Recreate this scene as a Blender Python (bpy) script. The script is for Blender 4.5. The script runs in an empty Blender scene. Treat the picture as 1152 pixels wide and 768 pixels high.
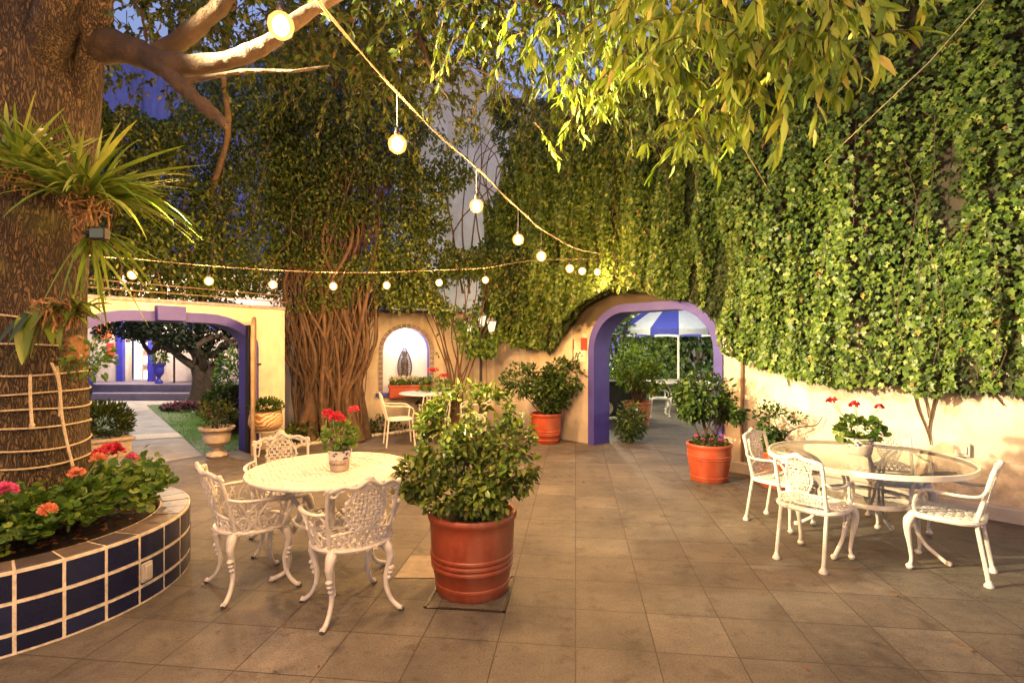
import bpy, bmesh, math, random
import numpy as np
from mathutils import Vector, Matrix, noise, geometry

random.seed(7)
RNG = np.random.default_rng(11)
S = bpy.context.scene
COL = S.collection
PI = math.pi
R = math.radians
EYE, FOC, HORY = 1.65, 600.0, 388.0

def at(px, py, Y):
    """world point seen at photo pixel (px,py) (1152x768) at depth Y"""
    return Vector(((px - 576) / FOC * Y, Y, EYE - (py - HORY) / FOC * Y))
def gnd(px, py, z=0.0):
    Y = (EYE - z) * FOC / (py - HORY)
    return Vector(((px - 576) / FOC * Y, Y, z))

# ------------------------------------------------------------------ materials
MATS = {}
def nt(name):
    m = bpy.data.materials.new(name); m.use_nodes = True
    t = m.node_tree; t.nodes.clear()
    out = t.nodes.new('ShaderNodeOutputMaterial')
    MATS[name] = m
    return m, t, out
def N(t, typ, **kw):
    n = t.nodes.new(typ)
    for k, v in kw.items():
        if k.startswith('i_'): n.inputs[k[2:].replace('_', ' ')].default_value = v
        else: setattr(n, k, v)
    return n
def L(t, a, b): t.links.new(a, b)
def col(c): return (c[0], c[1], c[2], 1.0)
def ramp(t, fac, stops, interp='LINEAR'):
    r = N(t, 'ShaderNodeValToRGB'); r.color_ramp.interpolation = interp
    e = r.color_ramp.elements
    while len(e) < len(stops): e.new(0.5)
    for k, (p, c) in enumerate(stops): e[k].position = p; e[k].color = col(c)
    L(t, fac, r.inputs[0]); return r.outputs[0]
def mix(t, fac, a, b, mode='MIX'):
    m = N(t, 'ShaderNodeMix', data_type='RGBA', blend_type=mode)
    if hasattr(fac, 'links'): L(t, fac, m.inputs[0])
    else: m.inputs[0].default_value = fac
    for s, v in ((6, a), (7, b)):
        if hasattr(v, 'links'): L(t, v, m.inputs[s])
        else: m.inputs[s].default_value = col(v)
    return m.outputs[2]
def noise_tex(t, scale, detail=4, rough=0.55, coord='Object', stretch=None):
    tc = N(t, 'ShaderNodeTexCoord'); src = tc.outputs[coord]
    if stretch:
        mp = N(t, 'ShaderNodeMapping'); mp.inputs['Scale'].default_value = stretch
        L(t, src, mp.inputs[0]); src = mp.outputs[0]
    n = N(t, 'ShaderNodeTexNoise'); n.inputs['Scale'].default_value = scale
    n.inputs['Detail'].default_value = detail; n.inputs['Roughness'].default_value = rough
    L(t, src, n.inputs['Vector']); return n.outputs['Fac']
def bump(t, h, strength=0.3, dist=0.01):
    b = N(t, 'ShaderNodeBump'); b.inputs['Strength'].default_value = strength
    b.inputs['Distance'].default_value = dist; L(t, h, b.inputs['Height']); return b.outputs[0]
def bsdf(t, out, c, rough=0.6, metal=0.0, nrm=None, coat=0.0):
    b = N(t, 'ShaderNodeBsdfPrincipled')
    if hasattr(c, 'links'): L(t, c, b.inputs['Base Color'])
    else: b.inputs['Base Color'].default_value = col(c)
    if hasattr(rough, 'links'): L(t, rough, b.inputs['Roughness'])
    else: b.inputs['Roughness'].default_value = rough
    b.inputs['Metallic'].default_value = metal
    b.inputs['Coat Weight'].default_value = coat
    b.inputs['Coat Roughness'].default_value = 0.15
    if nrm is not None: L(t, nrm, b.inputs['Normal'])
    L(t, b.outputs[0], out.inputs[0]); return b
def simple(name, c, rough=0.6, metal=0.0, var=0.25, scale=9, bmp=0.15, coat=0.0, dist=0.004):
    m, t, o = nt(name)
    f = noise_tex(t, scale, 5)
    d = tuple(x * (1 - var) for x in c); u = tuple(min(1, x * (1 + var)) for x in c)
    cc = ramp(t, f, [(0.3, d), (0.7, u)])
    bsdf(t, o, cc, rough, metal, bump(t, noise_tex(t, scale * 6, 3), bmp, dist), coat)
    return m
def emis(name, c, s):
    m, t, o = nt(name); e = N(t, 'ShaderNodeEmission'); e.inputs[0].default_value = col(c); e.inputs[1].default_value = s
    L(t, e.outputs[0], o.inputs[0]); return m
def leafmat(name, stops, trans=0.35, rough=0.45, spec_noise=1.5, tcol=None):
    m, t, o = nt(name)
    g = N(t, 'ShaderNodeNewGeometry')
    c = ramp(t, g.outputs['Random Per Island'], stops)
    f = noise_tex(t, spec_noise, 2)
    c = mix(t, ramp(t, f, [(0.3, (0, 0, 0)), (0.75, (1, 1, 1))]), mix(t, 1.0, c, (0.6, 0.6, 0.6), 'MULTIPLY'), c)
    b = N(t, 'ShaderNodeBsdfPrincipled'); L(t, c, b.inputs['Base Color']); b.inputs['Roughness'].default_value = rough
    b.inputs['Specular IOR Level'].default_value = 0.35
    tr = N(t, 'ShaderNodeBsdfTranslucent')
    L(t, mix(t, 1.0, c, tcol or (1.0, 1.0, 0.35), 'MULTIPLY'), tr.inputs[0])
    mx = N(t, 'ShaderNodeMixShader'); mx.inputs[0].default_value = trans
    L(t, b.outputs[0], mx.inputs[1]); L(t, tr.outputs[0], mx.inputs[2]); L(t, mx.outputs[0], o.inputs[0])
    return m

GRID_ANG = -R(6.8)
def floor_material():
    m, t, o = nt('slate_paving')
    tc = N(t, 'ShaderNodeTexCoord'); mp = N(t, 'ShaderNodeMapping')
    mp.inputs['Rotation'].default_value = (0, 0, -GRID_ANG); L(t, tc.outputs['Object'], mp.inputs[0])
    br = N(t, 'ShaderNodeTexBrick'); br.offset = 0.0; br.squash = 1.0
    br.inputs['Scale'].default_value = 1.0; br.inputs['Brick Width'].default_value = 0.43; br.inputs['Row Height'].default_value = 0.42
    br.inputs['Mortar Size'].default_value = 0.0035; br.inputs['Mortar Smooth'].default_value = 0.3; br.inputs['Bias'].default_value = 0.0
    br.inputs['Color1'].default_value = (0, 0, 0, 1); br.inputs['Color2'].default_value = (1, 1, 1, 1); br.inputs['Mortar'].default_value = (0.5, 0.5, 0.5, 1)
    L(t, mp.outputs[0], br.inputs[0])
    tile = ramp(t, br.outputs['Color'], [(0.0, (0.104, 0.088, 0.073)), (0.4, (0.114, 0.098, 0.082)), (0.85, (0.128, 0.110, 0.092)), (1.0, (0.155, 0.135, 0.115))])
    n1 = noise_tex(t, 1.3, 9, 0.68); n2 = noise_tex(t, 14, 8, 0.7)
    c = mix(t, 0.95, tile, ramp(t, n1, [(0.32, (0.45, 0.42, 0.40)), (0.52, (0.95, 0.92, 0.88)), (0.7, (1.35, 1.28, 1.15))]), 'MULTIPLY')
    st = noise_tex(t, 5, 7, 0.7)
    c = mix(t, 0.7, c, ramp(t, st, [(0.36, (0.5, 0.47, 0.44)), (0.46, (1, 1, 1))]), 'MULTIPLY')
    c = mix(t, 0.6, c, ramp(t, n2, [(0.35, (0.62, 0.62, 0.62)), (0.65, (1.12, 1.12, 1.1))]), 'MULTIPLY')
    sp = noise_tex(t, 90, 2, 0.7)
    c = mix(t, 0.8, c, ramp(t, sp, [(0.34, (0.42, 0.42, 0.42)), (0.47, (1, 1, 1)), (0.62, (1.0, 1, 1)), (0.72, (1.6, 1.5, 1.4))]), 'MULTIPLY')
    c = mix(t, br.outputs['Fac'], c, (0.035, 0.026, 0.02))
    h = N(t, 'ShaderNodeMath', operation='SUBTRACT'); L(t, n2, h.inputs[0]); L(t, br.outputs['Fac'], h.inputs[1])
    bsdf(t, o, c, ramp(t, n2, [(0.3, (0.58, 0.58, 0.58)), (0.7, (0.85, 0.85, 0.85))]), 0, bump(t, h.outputs[0], 0.8, 0.008))
    return m

def plaster_material(name, base, dark_above=None):
    m, t, o = nt(name)
    n1 = noise_tex(t, 1.1, 7, 0.6); n2 = noise_tex(t, 7, 6, 0.65); n3 = noise_tex(t, 3.0, 5, 0.6, stretch=(1, 1, 0.15))
    c = ramp(t, n1, [(0.28, tuple(x * 0.78 for x in base)), (0.5, base), (0.75, tuple(min(1, x * 1.1) for x in base))])
    c = mix(t, 0.5, c, ramp(t, n2, [(0.35, (0.84, 0.8, 0.74)), (0.6, (1.05, 1.05, 1.03))]), 'MULTIPLY')
    c = mix(t, 0.7, c, ramp(t, n3, [(0.35, (0.70, 0.63, 0.54)), (0.55, (1.03, 1.03, 1.02))]), 'MULTIPLY')
    tc = N(t, 'ShaderNodeTexCoord'); sx = N(t, 'ShaderNodeSeparateXYZ'); L(t, tc.outputs['Object'], sx.inputs[0])
    # damp stains rising from the ground
    ad = N(t, 'ShaderNodeMath', operation='MULTIPLY_ADD'); L(t, n2, ad.inputs[0]); ad.inputs[1].default_value = -0.5; L(t, sx.outputs['Z'], ad.inputs[2])
    dm = ramp(t, ad.outputs[0], [(0.0, (1, 1, 1)), (0.18, (0, 0, 0))])
    c = mix(t, dm, c, tuple(x * 0.62 for x in base))
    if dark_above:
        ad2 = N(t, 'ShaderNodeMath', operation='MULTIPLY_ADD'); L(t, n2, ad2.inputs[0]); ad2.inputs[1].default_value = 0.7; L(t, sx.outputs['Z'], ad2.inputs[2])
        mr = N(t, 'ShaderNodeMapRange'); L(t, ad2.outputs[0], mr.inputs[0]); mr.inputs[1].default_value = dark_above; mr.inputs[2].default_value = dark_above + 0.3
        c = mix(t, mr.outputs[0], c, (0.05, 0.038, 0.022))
    bsdf(t, o, c, 0.85, 0, bump(t, noise_tex(t, 22, 6, 0.65), 0.35, 0.012))
    return m

floor_material()
plaster_material('cream_plaster', (0.70, 0.60, 0.47))
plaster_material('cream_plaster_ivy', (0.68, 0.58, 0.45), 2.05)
plaster_material('white_render', (0.66, 0.60, 0.54))
plaster_material('violet_render', (0.20, 0.20, 0.50))
plaster_material('veranda_render', (0.72, 0.60, 0.52))
plaster_material('yellow_render', (0.55, 0.50, 0.30))
simple('purple_paint', (0.055, 0.045, 0.27), 0.6, var=0.16, scale=4)
simple('blue_paint', (0.05, 0.045, 0.42), 0.45, var=0.15)
simple('white_cast', (0.58, 0.53, 0.45), 0.38, var=0.12, scale=20, bmp=0.35, dist=0.003)
simple('white_metal', (0.66, 0.60, 0.50), 0.4, var=0.08)
simple('black_rubber', (0.02, 0.018, 0.016), 0.7)
simple('dark_iron', (0.028, 0.022, 0.02), 0.45, 0.3)
simple('white_niche', (0.82, 0.82, 0.84), 0.8, var=0.04)
simple('soil', (0.035, 0.02, 0.012), 0.95, var=0.6, scale=30, bmp=1.0, dist=0.02)
simple('stone_urn', (0.50, 0.40, 0.29), 0.85, var=0.25, scale=12, bmp=0.6, dist=0.008)
simple('concrete', (0.40, 0.36, 0.31), 0.85, var=0.25, scale=3, bmp=0.4)
simple('veranda_step', (0.16, 0.13, 0.17), 0.7, var=0.2, scale=3)
simple('pale_slate', (0.23, 0.185, 0.145), 0.7, var=0.2, scale=14, bmp=0.4)
simple('pebble', (0.48, 0.42, 0.33), 0.8, var=0.35, scale=6)
simple('grout', (0.66, 0.57, 0.42), 0.85, var=0.25, scale=30, bmp=0.5)
simple('cable', (0.20, 0.14, 0.09), 0.7)
simple('rope', (0.52, 0.40, 0.25), 0.9, var=0.25, scale=60, bmp=0.8)
simple('stem_green', (0.16, 0.20, 0.05), 0.6)
simple('stem_brown', (0.075, 0.045, 0.024), 0.85, var=0.4, scale=14, bmp=0.7, dist=0.01)
simple('stem_red', (0.095, 0.052, 0.026), 0.8, var=0.45, scale=10, bmp=0.8, dist=0.012)
simple('cork', (0.30, 0.15, 0.06), 0.9, var=0.4, scale=30, bmp=1.0, dist=0.01)
simple('red_sign', (0.70, 0.04, 0.02), 0.4, var=0.05)
simple('sign_white', (0.74, 0.68, 0.52), 0.5, var=0.05)
simple('sign_ink', (0.03, 0.06, 0.03), 0.5, var=0.05)
simple('orange_wicker', (0.62, 0.17, 0.05), 0.7, var=0.3, scale=25, bmp=0.8)
simple('red_ribbon', (0.6, 0.05, 0.03), 0.6)
simple('cart_green', (0.03, 0.035, 0.03), 0.5)
simple('statue_bronze', (0.10, 0.09, 0.10), 0.5, 0.3, var=0.6, scale=25, bmp=0.8)
simple('brick_trim', (0.28, 0.24, 0.25), 0.85, var=0.35, scale=20, bmp=0.5)
simple('wood_board', (0.20, 0.12, 0.07), 0.7, var=0.3, scale=8)
simple('wood_leaf', (0.24, 0.16, 0.10), 0.7, var=0.3, scale=8)
simple('lamp_beige', (0.45, 0.40, 0.34), 0.5)
simple('outlet_plastic', (0.42, 0.38, 0.32), 0.5)
simple('umbrella_blue', (0.06, 0.07, 0.42), 0.8, var=0.08)
simple('umbrella_white', (0.66, 0.68, 0.72), 0.8, var=0.08)
simple('shop_shelf', (0.7, 0.45, 0.2), 0.6)
simple('shop_goods', (0.5, 0.3, 0.28), 0.6, var=0.7, scale=30)
simple('root_fibre', (0.26, 0.14, 0.06), 0.9, var=0.5, scale=40, bmp=1)

def terracotta(name, c, shine):
    m, t, o = nt(name)
    n1 = noise_tex(t, 5, 6, 0.65); n2 = noise_tex(t, 28, 4, 0.6)
    cc = ramp(t, n1, [(0.25, tuple(x * 0.6 for x in c)), (0.55, c), (0.85, tuple(min(1, x * 1.3) for x in c))])
    cc = mix(t, 0.4, cc, ramp(t, n2, [(0.35, (0.75, 0.7, 0.65)), (0.6, (1.05, 1.05, 1.05))]), 'MULTIPLY')
    n3 = noise_tex(t, 3.0, 5, 0.6, stretch=(1, 1, 0.2))
    cc = mix(t, ramp(t, n3, [(0.5, (0, 0, 0)), (0.75, (0.6, 0.6, 0.6))]), cc, (0.30, 0.17, 0.10))
    bsdf(t, o, cc, ramp(t, n1, [(0.3, (shine,) * 3), (0.7, (shine + 0.25,) * 3)]), 0, bump(t, n2, 0.2, 0.004))
terracotta('terracotta_glaze', (0.27, 0.05, 0.018), 0.33)
terracotta('terracotta_bright', (0.40, 0.062, 0.018), 0.4)
terracotta('terracotta_raw', (0.45, 0.16, 0.06), 0.6)

def navy_tile():
    m, t, o = nt('navy_tile')
    g = N(t, 'ShaderNodeNewGeometry')
    c = ramp(t, g.outputs['Random Per Island'], [(0, (0.004, 0.006, 0.028)), (1, (0.011, 0.016, 0.055))])
    c = mix(t, 0.35, c, ramp(t, noise_tex(t, 25, 5), [(0.35, (0.6, 0.6, 0.6)), (0.7, (1.6, 1.5, 1.3))]), 'MULTIPLY')
    bsdf(t, o, c, 0.22, 0, bump(t, noise_tex(t, 8, 3), 0.12, 0.01), 0.15)
    m, t, o = nt('coping_tile')
    g = N(t, 'ShaderNodeNewGeometry')
    c = ramp(t, g.outputs['Random Per Island'], [(0, (0.06, 0.05, 0.06)), (0.5, (0.10, 0.08, 0.075)), (1, (0.16, 0.12, 0.095))])
    c = mix(t, 0.6, c, ramp(t, noise_tex(t, 30, 6), [(0.35, (0.6, 0.6, 0.6)), (0.7, (1.5, 1.4, 1.2))]), 'MULTIPLY')
    bsdf(t, o, c, 0.5, 0, bump(t, noise_tex(t, 30, 3), 0.2, 0.005))
navy_tile()

def bark():
    m, t, o = nt('bark')
    tc = N(t, 'ShaderNodeTexCoord'); mp = N(t, 'ShaderNodeMapping'); mp.inputs['Scale'].default_value = (1, 1, 0.22); L(t, tc.outputs['Object'], mp.inputs[0])
    nz = N(t, 'ShaderNodeTexNoise'); nz.inputs['Scale'].default_value = 6; nz.inputs['Detail'].default_value = 4; L(t, mp.outputs[0], nz.inputs[0])
    ad = N(t, 'ShaderNodeMix', data_type='RGBA', blend_type='ADD'); ad.inputs[0].default_value = 0.42; L(t, mp.outputs[0], ad.inputs[6]); L(t, nz.outputs['Color'], ad.inputs[7])
    vo = N(t, 'ShaderNodeTexVoronoi', feature='DISTANCE_TO_EDGE'); vo.inputs['Scale'].default_value = 44; L(t, ad.outputs[2], vo.inputs['Vector'])
    h = ramp(t, vo.outputs['Distance'], [(0.0, (0, 0, 0)), (0.22, (0.8, 0.8, 0.8)), (0.6, (1, 1, 1))])
    n1 = noise_tex(t, 4, 6); n2 = noise_tex(t, 50, 5, 0.7)
    c = mix(t, h, (0.03, 0.017, 0.01), ramp(t, n1, [(0.3, (0.13, 0.08, 0.038)), (0.7, (0.24, 0.15, 0.075))]))
    c = mix(t, 0.5, c, ramp(t, n2, [(0.3, (0.5, 0.5, 0.5)), (0.7, (1.3, 1.3, 1.3))]), 'MULTIPLY')
    moss = ramp(t, noise_tex(t, 2.3, 4), [(0.56, (0, 0, 0)), (0.72, (0.55, 0.55, 0.55))])
    c = mix(t, moss, c, (0.13, 0.13, 0.03))
    hh = mix(t, 0.3, h, n2)
    bsdf(t, o, c, 0.9, 0, bump(t, hh, 1.0, 0.035))
    m, t, o = nt('bark_smooth')
    n1 = noise_tex(t, 5, 7, 0.65); n2 = noise_tex(t, 30, 5, 0.65)
    c = ramp(t, n1, [(0.3, (0.02, 0.011, 0.006)), (0.55, (0.055, 0.03, 0.014)), (0.8, (0.10, 0.058, 0.028))])
    c = mix(t, 0.4, c, ramp(t, n2, [(0.3, (0.55, 0.55, 0.55)), (0.7, (1.2, 1.2, 1.2))]), 'MULTIPLY')
    bsdf(t, o, c, 0.85, 0, bump(t, mix(t, .5, n2, noise_tex(t, 9, 6, .7)), 1.0, 0.03))
bark()

leafmat('leaf_canopy', [(0, (0.04, 0.07, 0.012)), (0.5, (0.095, 0.145, 0.02)), (0.85, (0.17, 0.22, 0.03)), (1, (0.28, 0.25, 0.04))], 0.4)
leafmat('leaf_canopy_lit', [(0, (0.16, 0.26, 0.03)), (0.5, (0.28, 0.40, 0.05)), (0.85, (0.42, 0.50, 0.08)), (1, (0.55, 0.46, 0.12))], 0.35)  # lit copy of the canopy leaf, lamplight put into a brighter colour
leafmat('leaf_vine', [(0, (0.028, 0.05, 0.010)), (0.55, (0.07, 0.105, 0.018)), (0.9, (0.13, 0.17, 0.025)), (1, (0.2, 0.11, 0.03))], 0.3)
leafmat('leaf_ivy', [(0, (0.045, 0.085, 0.015)), (0.5, (0.11, 0.18, 0.028)), (0.85, (0.20, 0.28, 0.045)), (0.98, (0.30, 0.36, 0.08)), (1, (0.28, 0.13, 0.05))], 0.2, 0.42, 0.9)
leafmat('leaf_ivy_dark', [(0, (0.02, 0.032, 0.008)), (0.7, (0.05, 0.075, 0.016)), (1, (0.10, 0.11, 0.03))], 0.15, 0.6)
leafmat('leaf_shrub', [(0, (0.05, 0.085, 0.014)), (0.5, (0.12, 0.18, 0.025)), (0.85, (0.24, 0.30, 0.05)), (1, (0.32, 0.28, 0.07))], 0.3, 0.35, 6)
leafmat('leaf_glossy', [(0, (0.022, 0.055, 0.012)), (0.6, (0.06, 0.12, 0.022)), (1, (0.15, 0.22, 0.035))], 0.22, 0.4, 6)
leafmat('leaf_geranium', [(0, (0.05, 0.12, 0.016)), (0.6, (0.12, 0.23, 0.03)), (1, (0.28, 0.36, 0.06))], 0.3, 0.5, 8)
leafmat('leaf_strap', [(0, (0.10, 0.19, 0.025)), (0.6, (0.22, 0.32, 0.045)), (1, (0.42, 0.46, 0.10))], 0.3, 0.4, 6)
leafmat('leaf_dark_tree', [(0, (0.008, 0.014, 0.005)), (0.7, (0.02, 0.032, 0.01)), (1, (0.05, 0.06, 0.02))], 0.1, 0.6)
leafmat('leaf_courtyard', [(0, (0.05, 0.10, 0.015)), (0.5, (0.14, 0.24, 0.03)), (1, (0.35, 0.42, 0.07))], 0.4)
leafmat('grass_blades', [(0, (0.06, 0.17, 0.02)), (0.6, (0.11, 0.26, 0.03)), (1, (0.2, 0.33, 0.05))], 0.3)
leafmat('dry_leaf', [(0, (0.12, 0.04, 0.015)), (1, (0.32, 0.14, 0.04))], 0.2)
def petal(name, a, b): leafmat(name, [(0, a), (1, b)], 0.25, 0.5, 20, (1, 0.8, 0.8))
petal('petal_red', (0.70, 0.03, 0.07), (0.85, 0.10, 0.14))
petal('petal_pink', (0.75, 0.06, 0.25), (0.85, 0.2, 0.4))
petal('petal_salmon', (0.85, 0.22, 0.10), (0.9, 0.4, 0.22))
petal('petal_white', (0.7, 0.68, 0.4), (0.85, 0.85, 0.7))
petal('petal_dusky', (0.35, 0.12, 0.16), (0.55, 0.25, 0.3))
emis('bulb_glow', (1.0, 0.80, 0.48), 40)
def halo_mat():
    m, t, o = nt('bulb_halo_shell')
    tr = N(t, 'ShaderNodeBsdfTransparent'); tr.inputs[0].default_value = (1, .9, .7, 1)
    e = N(t, 'ShaderNodeEmission'); e.inputs[0].default_value = (1, .42, .10, 1); e.inputs[1].default_value = 4.0  # amber glow put into the shell stands in for the halo round each bulb
    gl = N(t, 'ShaderNodeBsdfGlossy'); gl.inputs['Roughness'].default_value = .08
    a = N(t, 'ShaderNodeMixShader'); a.inputs[0].default_value = .45; L(t, tr.outputs[0], a.inputs[1]); L(t, e.outputs[0], a.inputs[2])
    b = N(t, 'ShaderNodeMixShader'); b.inputs[0].default_value = .06; L(t, a.outputs[0], b.inputs[1]); L(t, gl.outputs[0], b.inputs[2]); L(t, b.outputs[0], o.inputs[0])
halo_mat()
emis('lantern_glow', (1.0, 0.80, 0.52), 1.8)
emis('shop_glow', (1.0, 0.93, 0.80), 2.6)
emis('flood_lens', (1.0, 0.9, 0.6), 0.15)

def glass_mat():
    m, t, o = nt('table_glass')
    g = N(t, 'ShaderNodeBsdfGlossy'); g.inputs['Roughness'].default_value = 0.02; g.inputs[0].default_value = (1, 1, 1, 1)
    tr = N(t, 'ShaderNodeBsdfTransparent'); tr.inputs[0].default_value = (0.96, 0.985, 0.95, 1)
    fr = N(t, 'ShaderNodeFresnel'); fr.inputs[0].default_value = 1.28
    mx = N(t, 'ShaderNodeMixShader'); L(t, fr.outputs[0], mx.inputs[0]); L(t, tr.outputs[0], mx.inputs[1]); L(t, g.outputs[0], mx.inputs[2]); L(t, mx.outputs[0], o.inputs[0])
    m, t, o = nt('bulb_glass')
    tr = N(t, 'ShaderNodeBsdfTransparent'); tr.inputs[0].default_value = (1, 0.95, 0.85, 1)
    g = N(t, 'ShaderNodeBsdfGlossy'); g.inputs['Roughness'].default_value = 0.05
    mx = N(t, 'ShaderNodeMixShader'); mx.inputs[0].default_value = 0.08; L(t, tr.outputs[0], mx.inputs[1]); L(t, g.outputs[0], mx.inputs[2]); L(t, mx.outputs[0], o.inputs[0])
glass_mat()
def talavera():
    m, t, o = nt('talavera')
    tc = N(t, 'ShaderNodeTexCoord'); vo = N(t, 'ShaderNodeTexVoronoi', feature='SMOOTH_F1'); vo.inputs['Scale'].default_value = 45; L(t, tc.outputs['Object'], vo.inputs[0])
    c = ramp(t, vo.outputs['Distance'], [(0.30, (0.05, 0.04, 0.16)), (0.42, (0.72, 0.62, 0.52))], 'LINEAR')
    bsdf(t, o, c, 0.35)
    m, t, o = nt('bowl_pattern')
    tc = N(t, 'ShaderNodeTexCoord'); vo = N(t, 'ShaderNodeTexWave', wave_type='RINGS'); vo.inputs['Scale'].default_value = 9; vo.inputs['Distortion'].default_value = 6; L(t, tc.outputs['Object'], vo.inputs[0])
    c = ramp(t, vo.outputs[1], [(0.35, (0.30, 0.13, 0.05)), (0.55, (0.5, 0.36, 0.2)), (0.8, (0.62, 0.5, 0.32))])
    bsdf(t, o, c, 0.6)
talavera()

# ------------------------------------------------------------------ mesh builder
class MB:
    def __init__(s): s.v = []; s.f = []
    def add(s, vs, fs):
        b = len(s.v); s.v += [tuple(x) for x in vs]; s.f += [tuple(b + i for i in f) for f in fs]
    def box(s, c, d, rz=0.0, M=None):
        x, y, z = d[0] / 2, d[1] / 2, d[2] / 2
        vs = [Vector(p) for p in ((-x, -y, -z), (x, -y, -z), (x, y, -z), (-x, y, -z), (-x, -y, z), (x, -y, z), (x, y, z), (-x, y, z))]
        m = M if M else Matrix.Rotation(rz, 3, 'Z')
        s.add([m @ v + Vector(c) for v in vs], [(0, 3, 2, 1), (4, 5, 6, 7), (0, 1, 5, 4), (1, 2, 6, 5), (2, 3, 7, 6), (3, 0, 4, 7)])
    def tube(s, pts, r, n=8, closed=False, flat=1.0):
        pts = [Vector(p) for p in pts]; m = len(pts)
        if not hasattr(r, '__len__'): r = [r] * m
        up = None; vs = []
        for i in range(m):
            if closed: t = pts[(i + 1) % m] - pts[i - 1]
            else: t = pts[min(i + 1, m - 1)] - pts[max(i - 1, 0)]
            if t.length < 1e-9: t = Vector((0, 0, 1))
            t.normalize()
            if up is None:
                up = Vector((0, 0, 1)) if abs(t.z) < 0.9 else Vector((1, 0, 0))
            up = (up - t * up.dot(t))
            if up.length < 1e-6: up = t.orthogonal()
            up.normalize(); sd = t.cross(up)
            for k in range(n):
                a = 2 * PI * k / n
                vs.append(pts[i] + (sd * math.cos(a) + up * math.sin(a) * flat) * r[i])
        fs = []
        for i in range(m if closed else m - 1):
            j = (i + 1) % m
            for k in range(n):
                k2 = (k + 1) % n; fs.append((i * n + k, i * n + k2, j * n + k2, j * n + k))
        if not closed: fs += [tuple(range(n - 1, -1, -1)), tuple((m - 1) * n + k for k in range(n))]
        s.add(vs, fs)
    def lathe(s, prof, n=32, c=(0, 0, 0), sx=1.0, sy=1.0, cap=True):
        vs = []; m = len(prof)
        for r, z in prof:
            for k in range(n):
                a = 2 * PI * k / n; vs.append((c[0] + r * math.cos(a) * sx, c[1] + r * math.sin(a) * sy, c[2] + z))
        fs = [(i * n + k, i * n + (k + 1) % n, (i + 1) * n + (k + 1) % n, (i + 1) * n + k) for i in range(m - 1) for k in range(n)]
        if cap: fs += [tuple(range(n - 1, -1, -1)), tuple((m - 1) * n + k for k in range(n))]
        s.add(vs, fs)
    def ball(s, c, r, n=10, sc=(1, 1, 1)):
        vs = []; h = n // 2
        for i in range(1, h):
            th = PI * i / h
            for k in range(n):
                a = 2 * PI * k / n; vs.append((c[0] + r * sc[0] * math.sin(th) * math.cos(a), c[1] + r * sc[1] * math.sin(th) * math.sin(a), c[2] - r * sc[2] * math.cos(th)))
        b = len(vs); vs += [(c[0], c[1], c[2] - r * sc[2]), (c[0], c[1], c[2] + r * sc[2])]
        fs = [(i * n + k, i * n + (k + 1) % n, (i + 1) * n + (k + 1) % n, (i + 1) * n + k) for i in range(h - 2) for k in range(n)]
        fs += [(b, (k + 1) % n, k) for k in range(n)] + [(b + 1, (h - 2) * n + k, (h - 2) * n + (k + 1) % n) for k in range(n)]
        s.add(vs, fs)
    def plate(s, outline, M, thick, hole=None):
        """outline (x,z) in plane; M maps (x, y, z)->world; from y=0 to y=thick; optional hole"""
        loops = [outline] + ([hole] if hole else [])
        tri = geometry.tessellate_polygon([[Vector((p[0], p[1], 0)) for p in lp] for lp in loops])
        flat = [p for lp in loops for p in lp]; n = len(flat)
        vs = [M @ Vector((p[0], 0, p[1])) for p in flat] + [M @ Vector((p[0], thick, p[1])) for p in flat]
        fs = []
        for t in tri:
            a, b, c = (flat[i] for i in t)
            ar = (b[0] - a[0]) * (c[1] - a[1]) - (b[1] - a[1]) * (c[0] - a[0])
            t = tuple(t) if ar > 0 else (t[0], t[2], t[1])
            fs += [t, (t[0] + n, t[2] + n, t[1] + n)]
        o = 0
        for li, lp in enumerate(loops):
            m = len(lp)
            ar = sum(lp[i][0] * lp[(i + 1) % m][1] - lp[(i + 1) % m][0] * lp[i][1] for i in range(m))
            for i in range(m):
                a, b = o + i, o + (i + 1) % m
                q = (a, a + n, b + n, b)
                if (ar < 0) != (li == 1): q = q[::-1]
                fs.append(q)
            o += m
        s.add(vs, fs)
    def build(s, name, mat, parent=None, smooth=True, sub=0, bevel=0):
        me = bpy.data.meshes.new(name); me.from_pydata(s.v, [], s.f); me.update()
        o = bpy.data.objects.new(name, me); COL.objects.link(o)
        me.materials.append(MATS[mat])
        if smooth: me.shade_smooth() if hasattr(me, 'shade_smooth') else None
        if smooth == 'auto' or smooth is True:
            try: me.set_sharp_from_angle(angle=R(42))
            except Exception: pass
        if bevel:
            b = o.modifiers.new('Bevel', 'BEVEL'); b.width = bevel; b.segments = 2; b.limit_method = 'ANGLE'
        if sub:
            b = o.modifiers.new('Sub', 'SUBSURF'); b.levels = sub; b.render_levels = sub
        if parent: o.parent = parent
        return o

def catmull(pts, k=6):
    pts = [Vector(p) for p in pts]; out = []
    P = [pts[0] * 2 - pts[1]] + pts + [pts[-1] * 2 - pts[-2]]
    for i in range(1, len(P) - 2):
        for j in range(k):
            t = j / k; a, b, c, d = P[i - 1], P[i], P[i + 1], P[i + 2]
            out.append(0.5 * ((2 * b) + (c - a) * t + (2 * a - 5 * b + 4 * c - d) * t * t + (3 * b - a - 3 * c + d) * t ** 3))
    out.append(pts[-1]); return out
def lerpr(rs, n):
    x = np.linspace(0, len(rs) - 1, n); return list(np.interp(x, range(len(rs)), rs))
def stube(mb, pts, rs, k=6, n=8, **kw):
    c = catmull(pts, k); mb.tube(c, lerpr(rs, len(c)) if hasattr(rs, '__len__') else rs, n, **kw)

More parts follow.
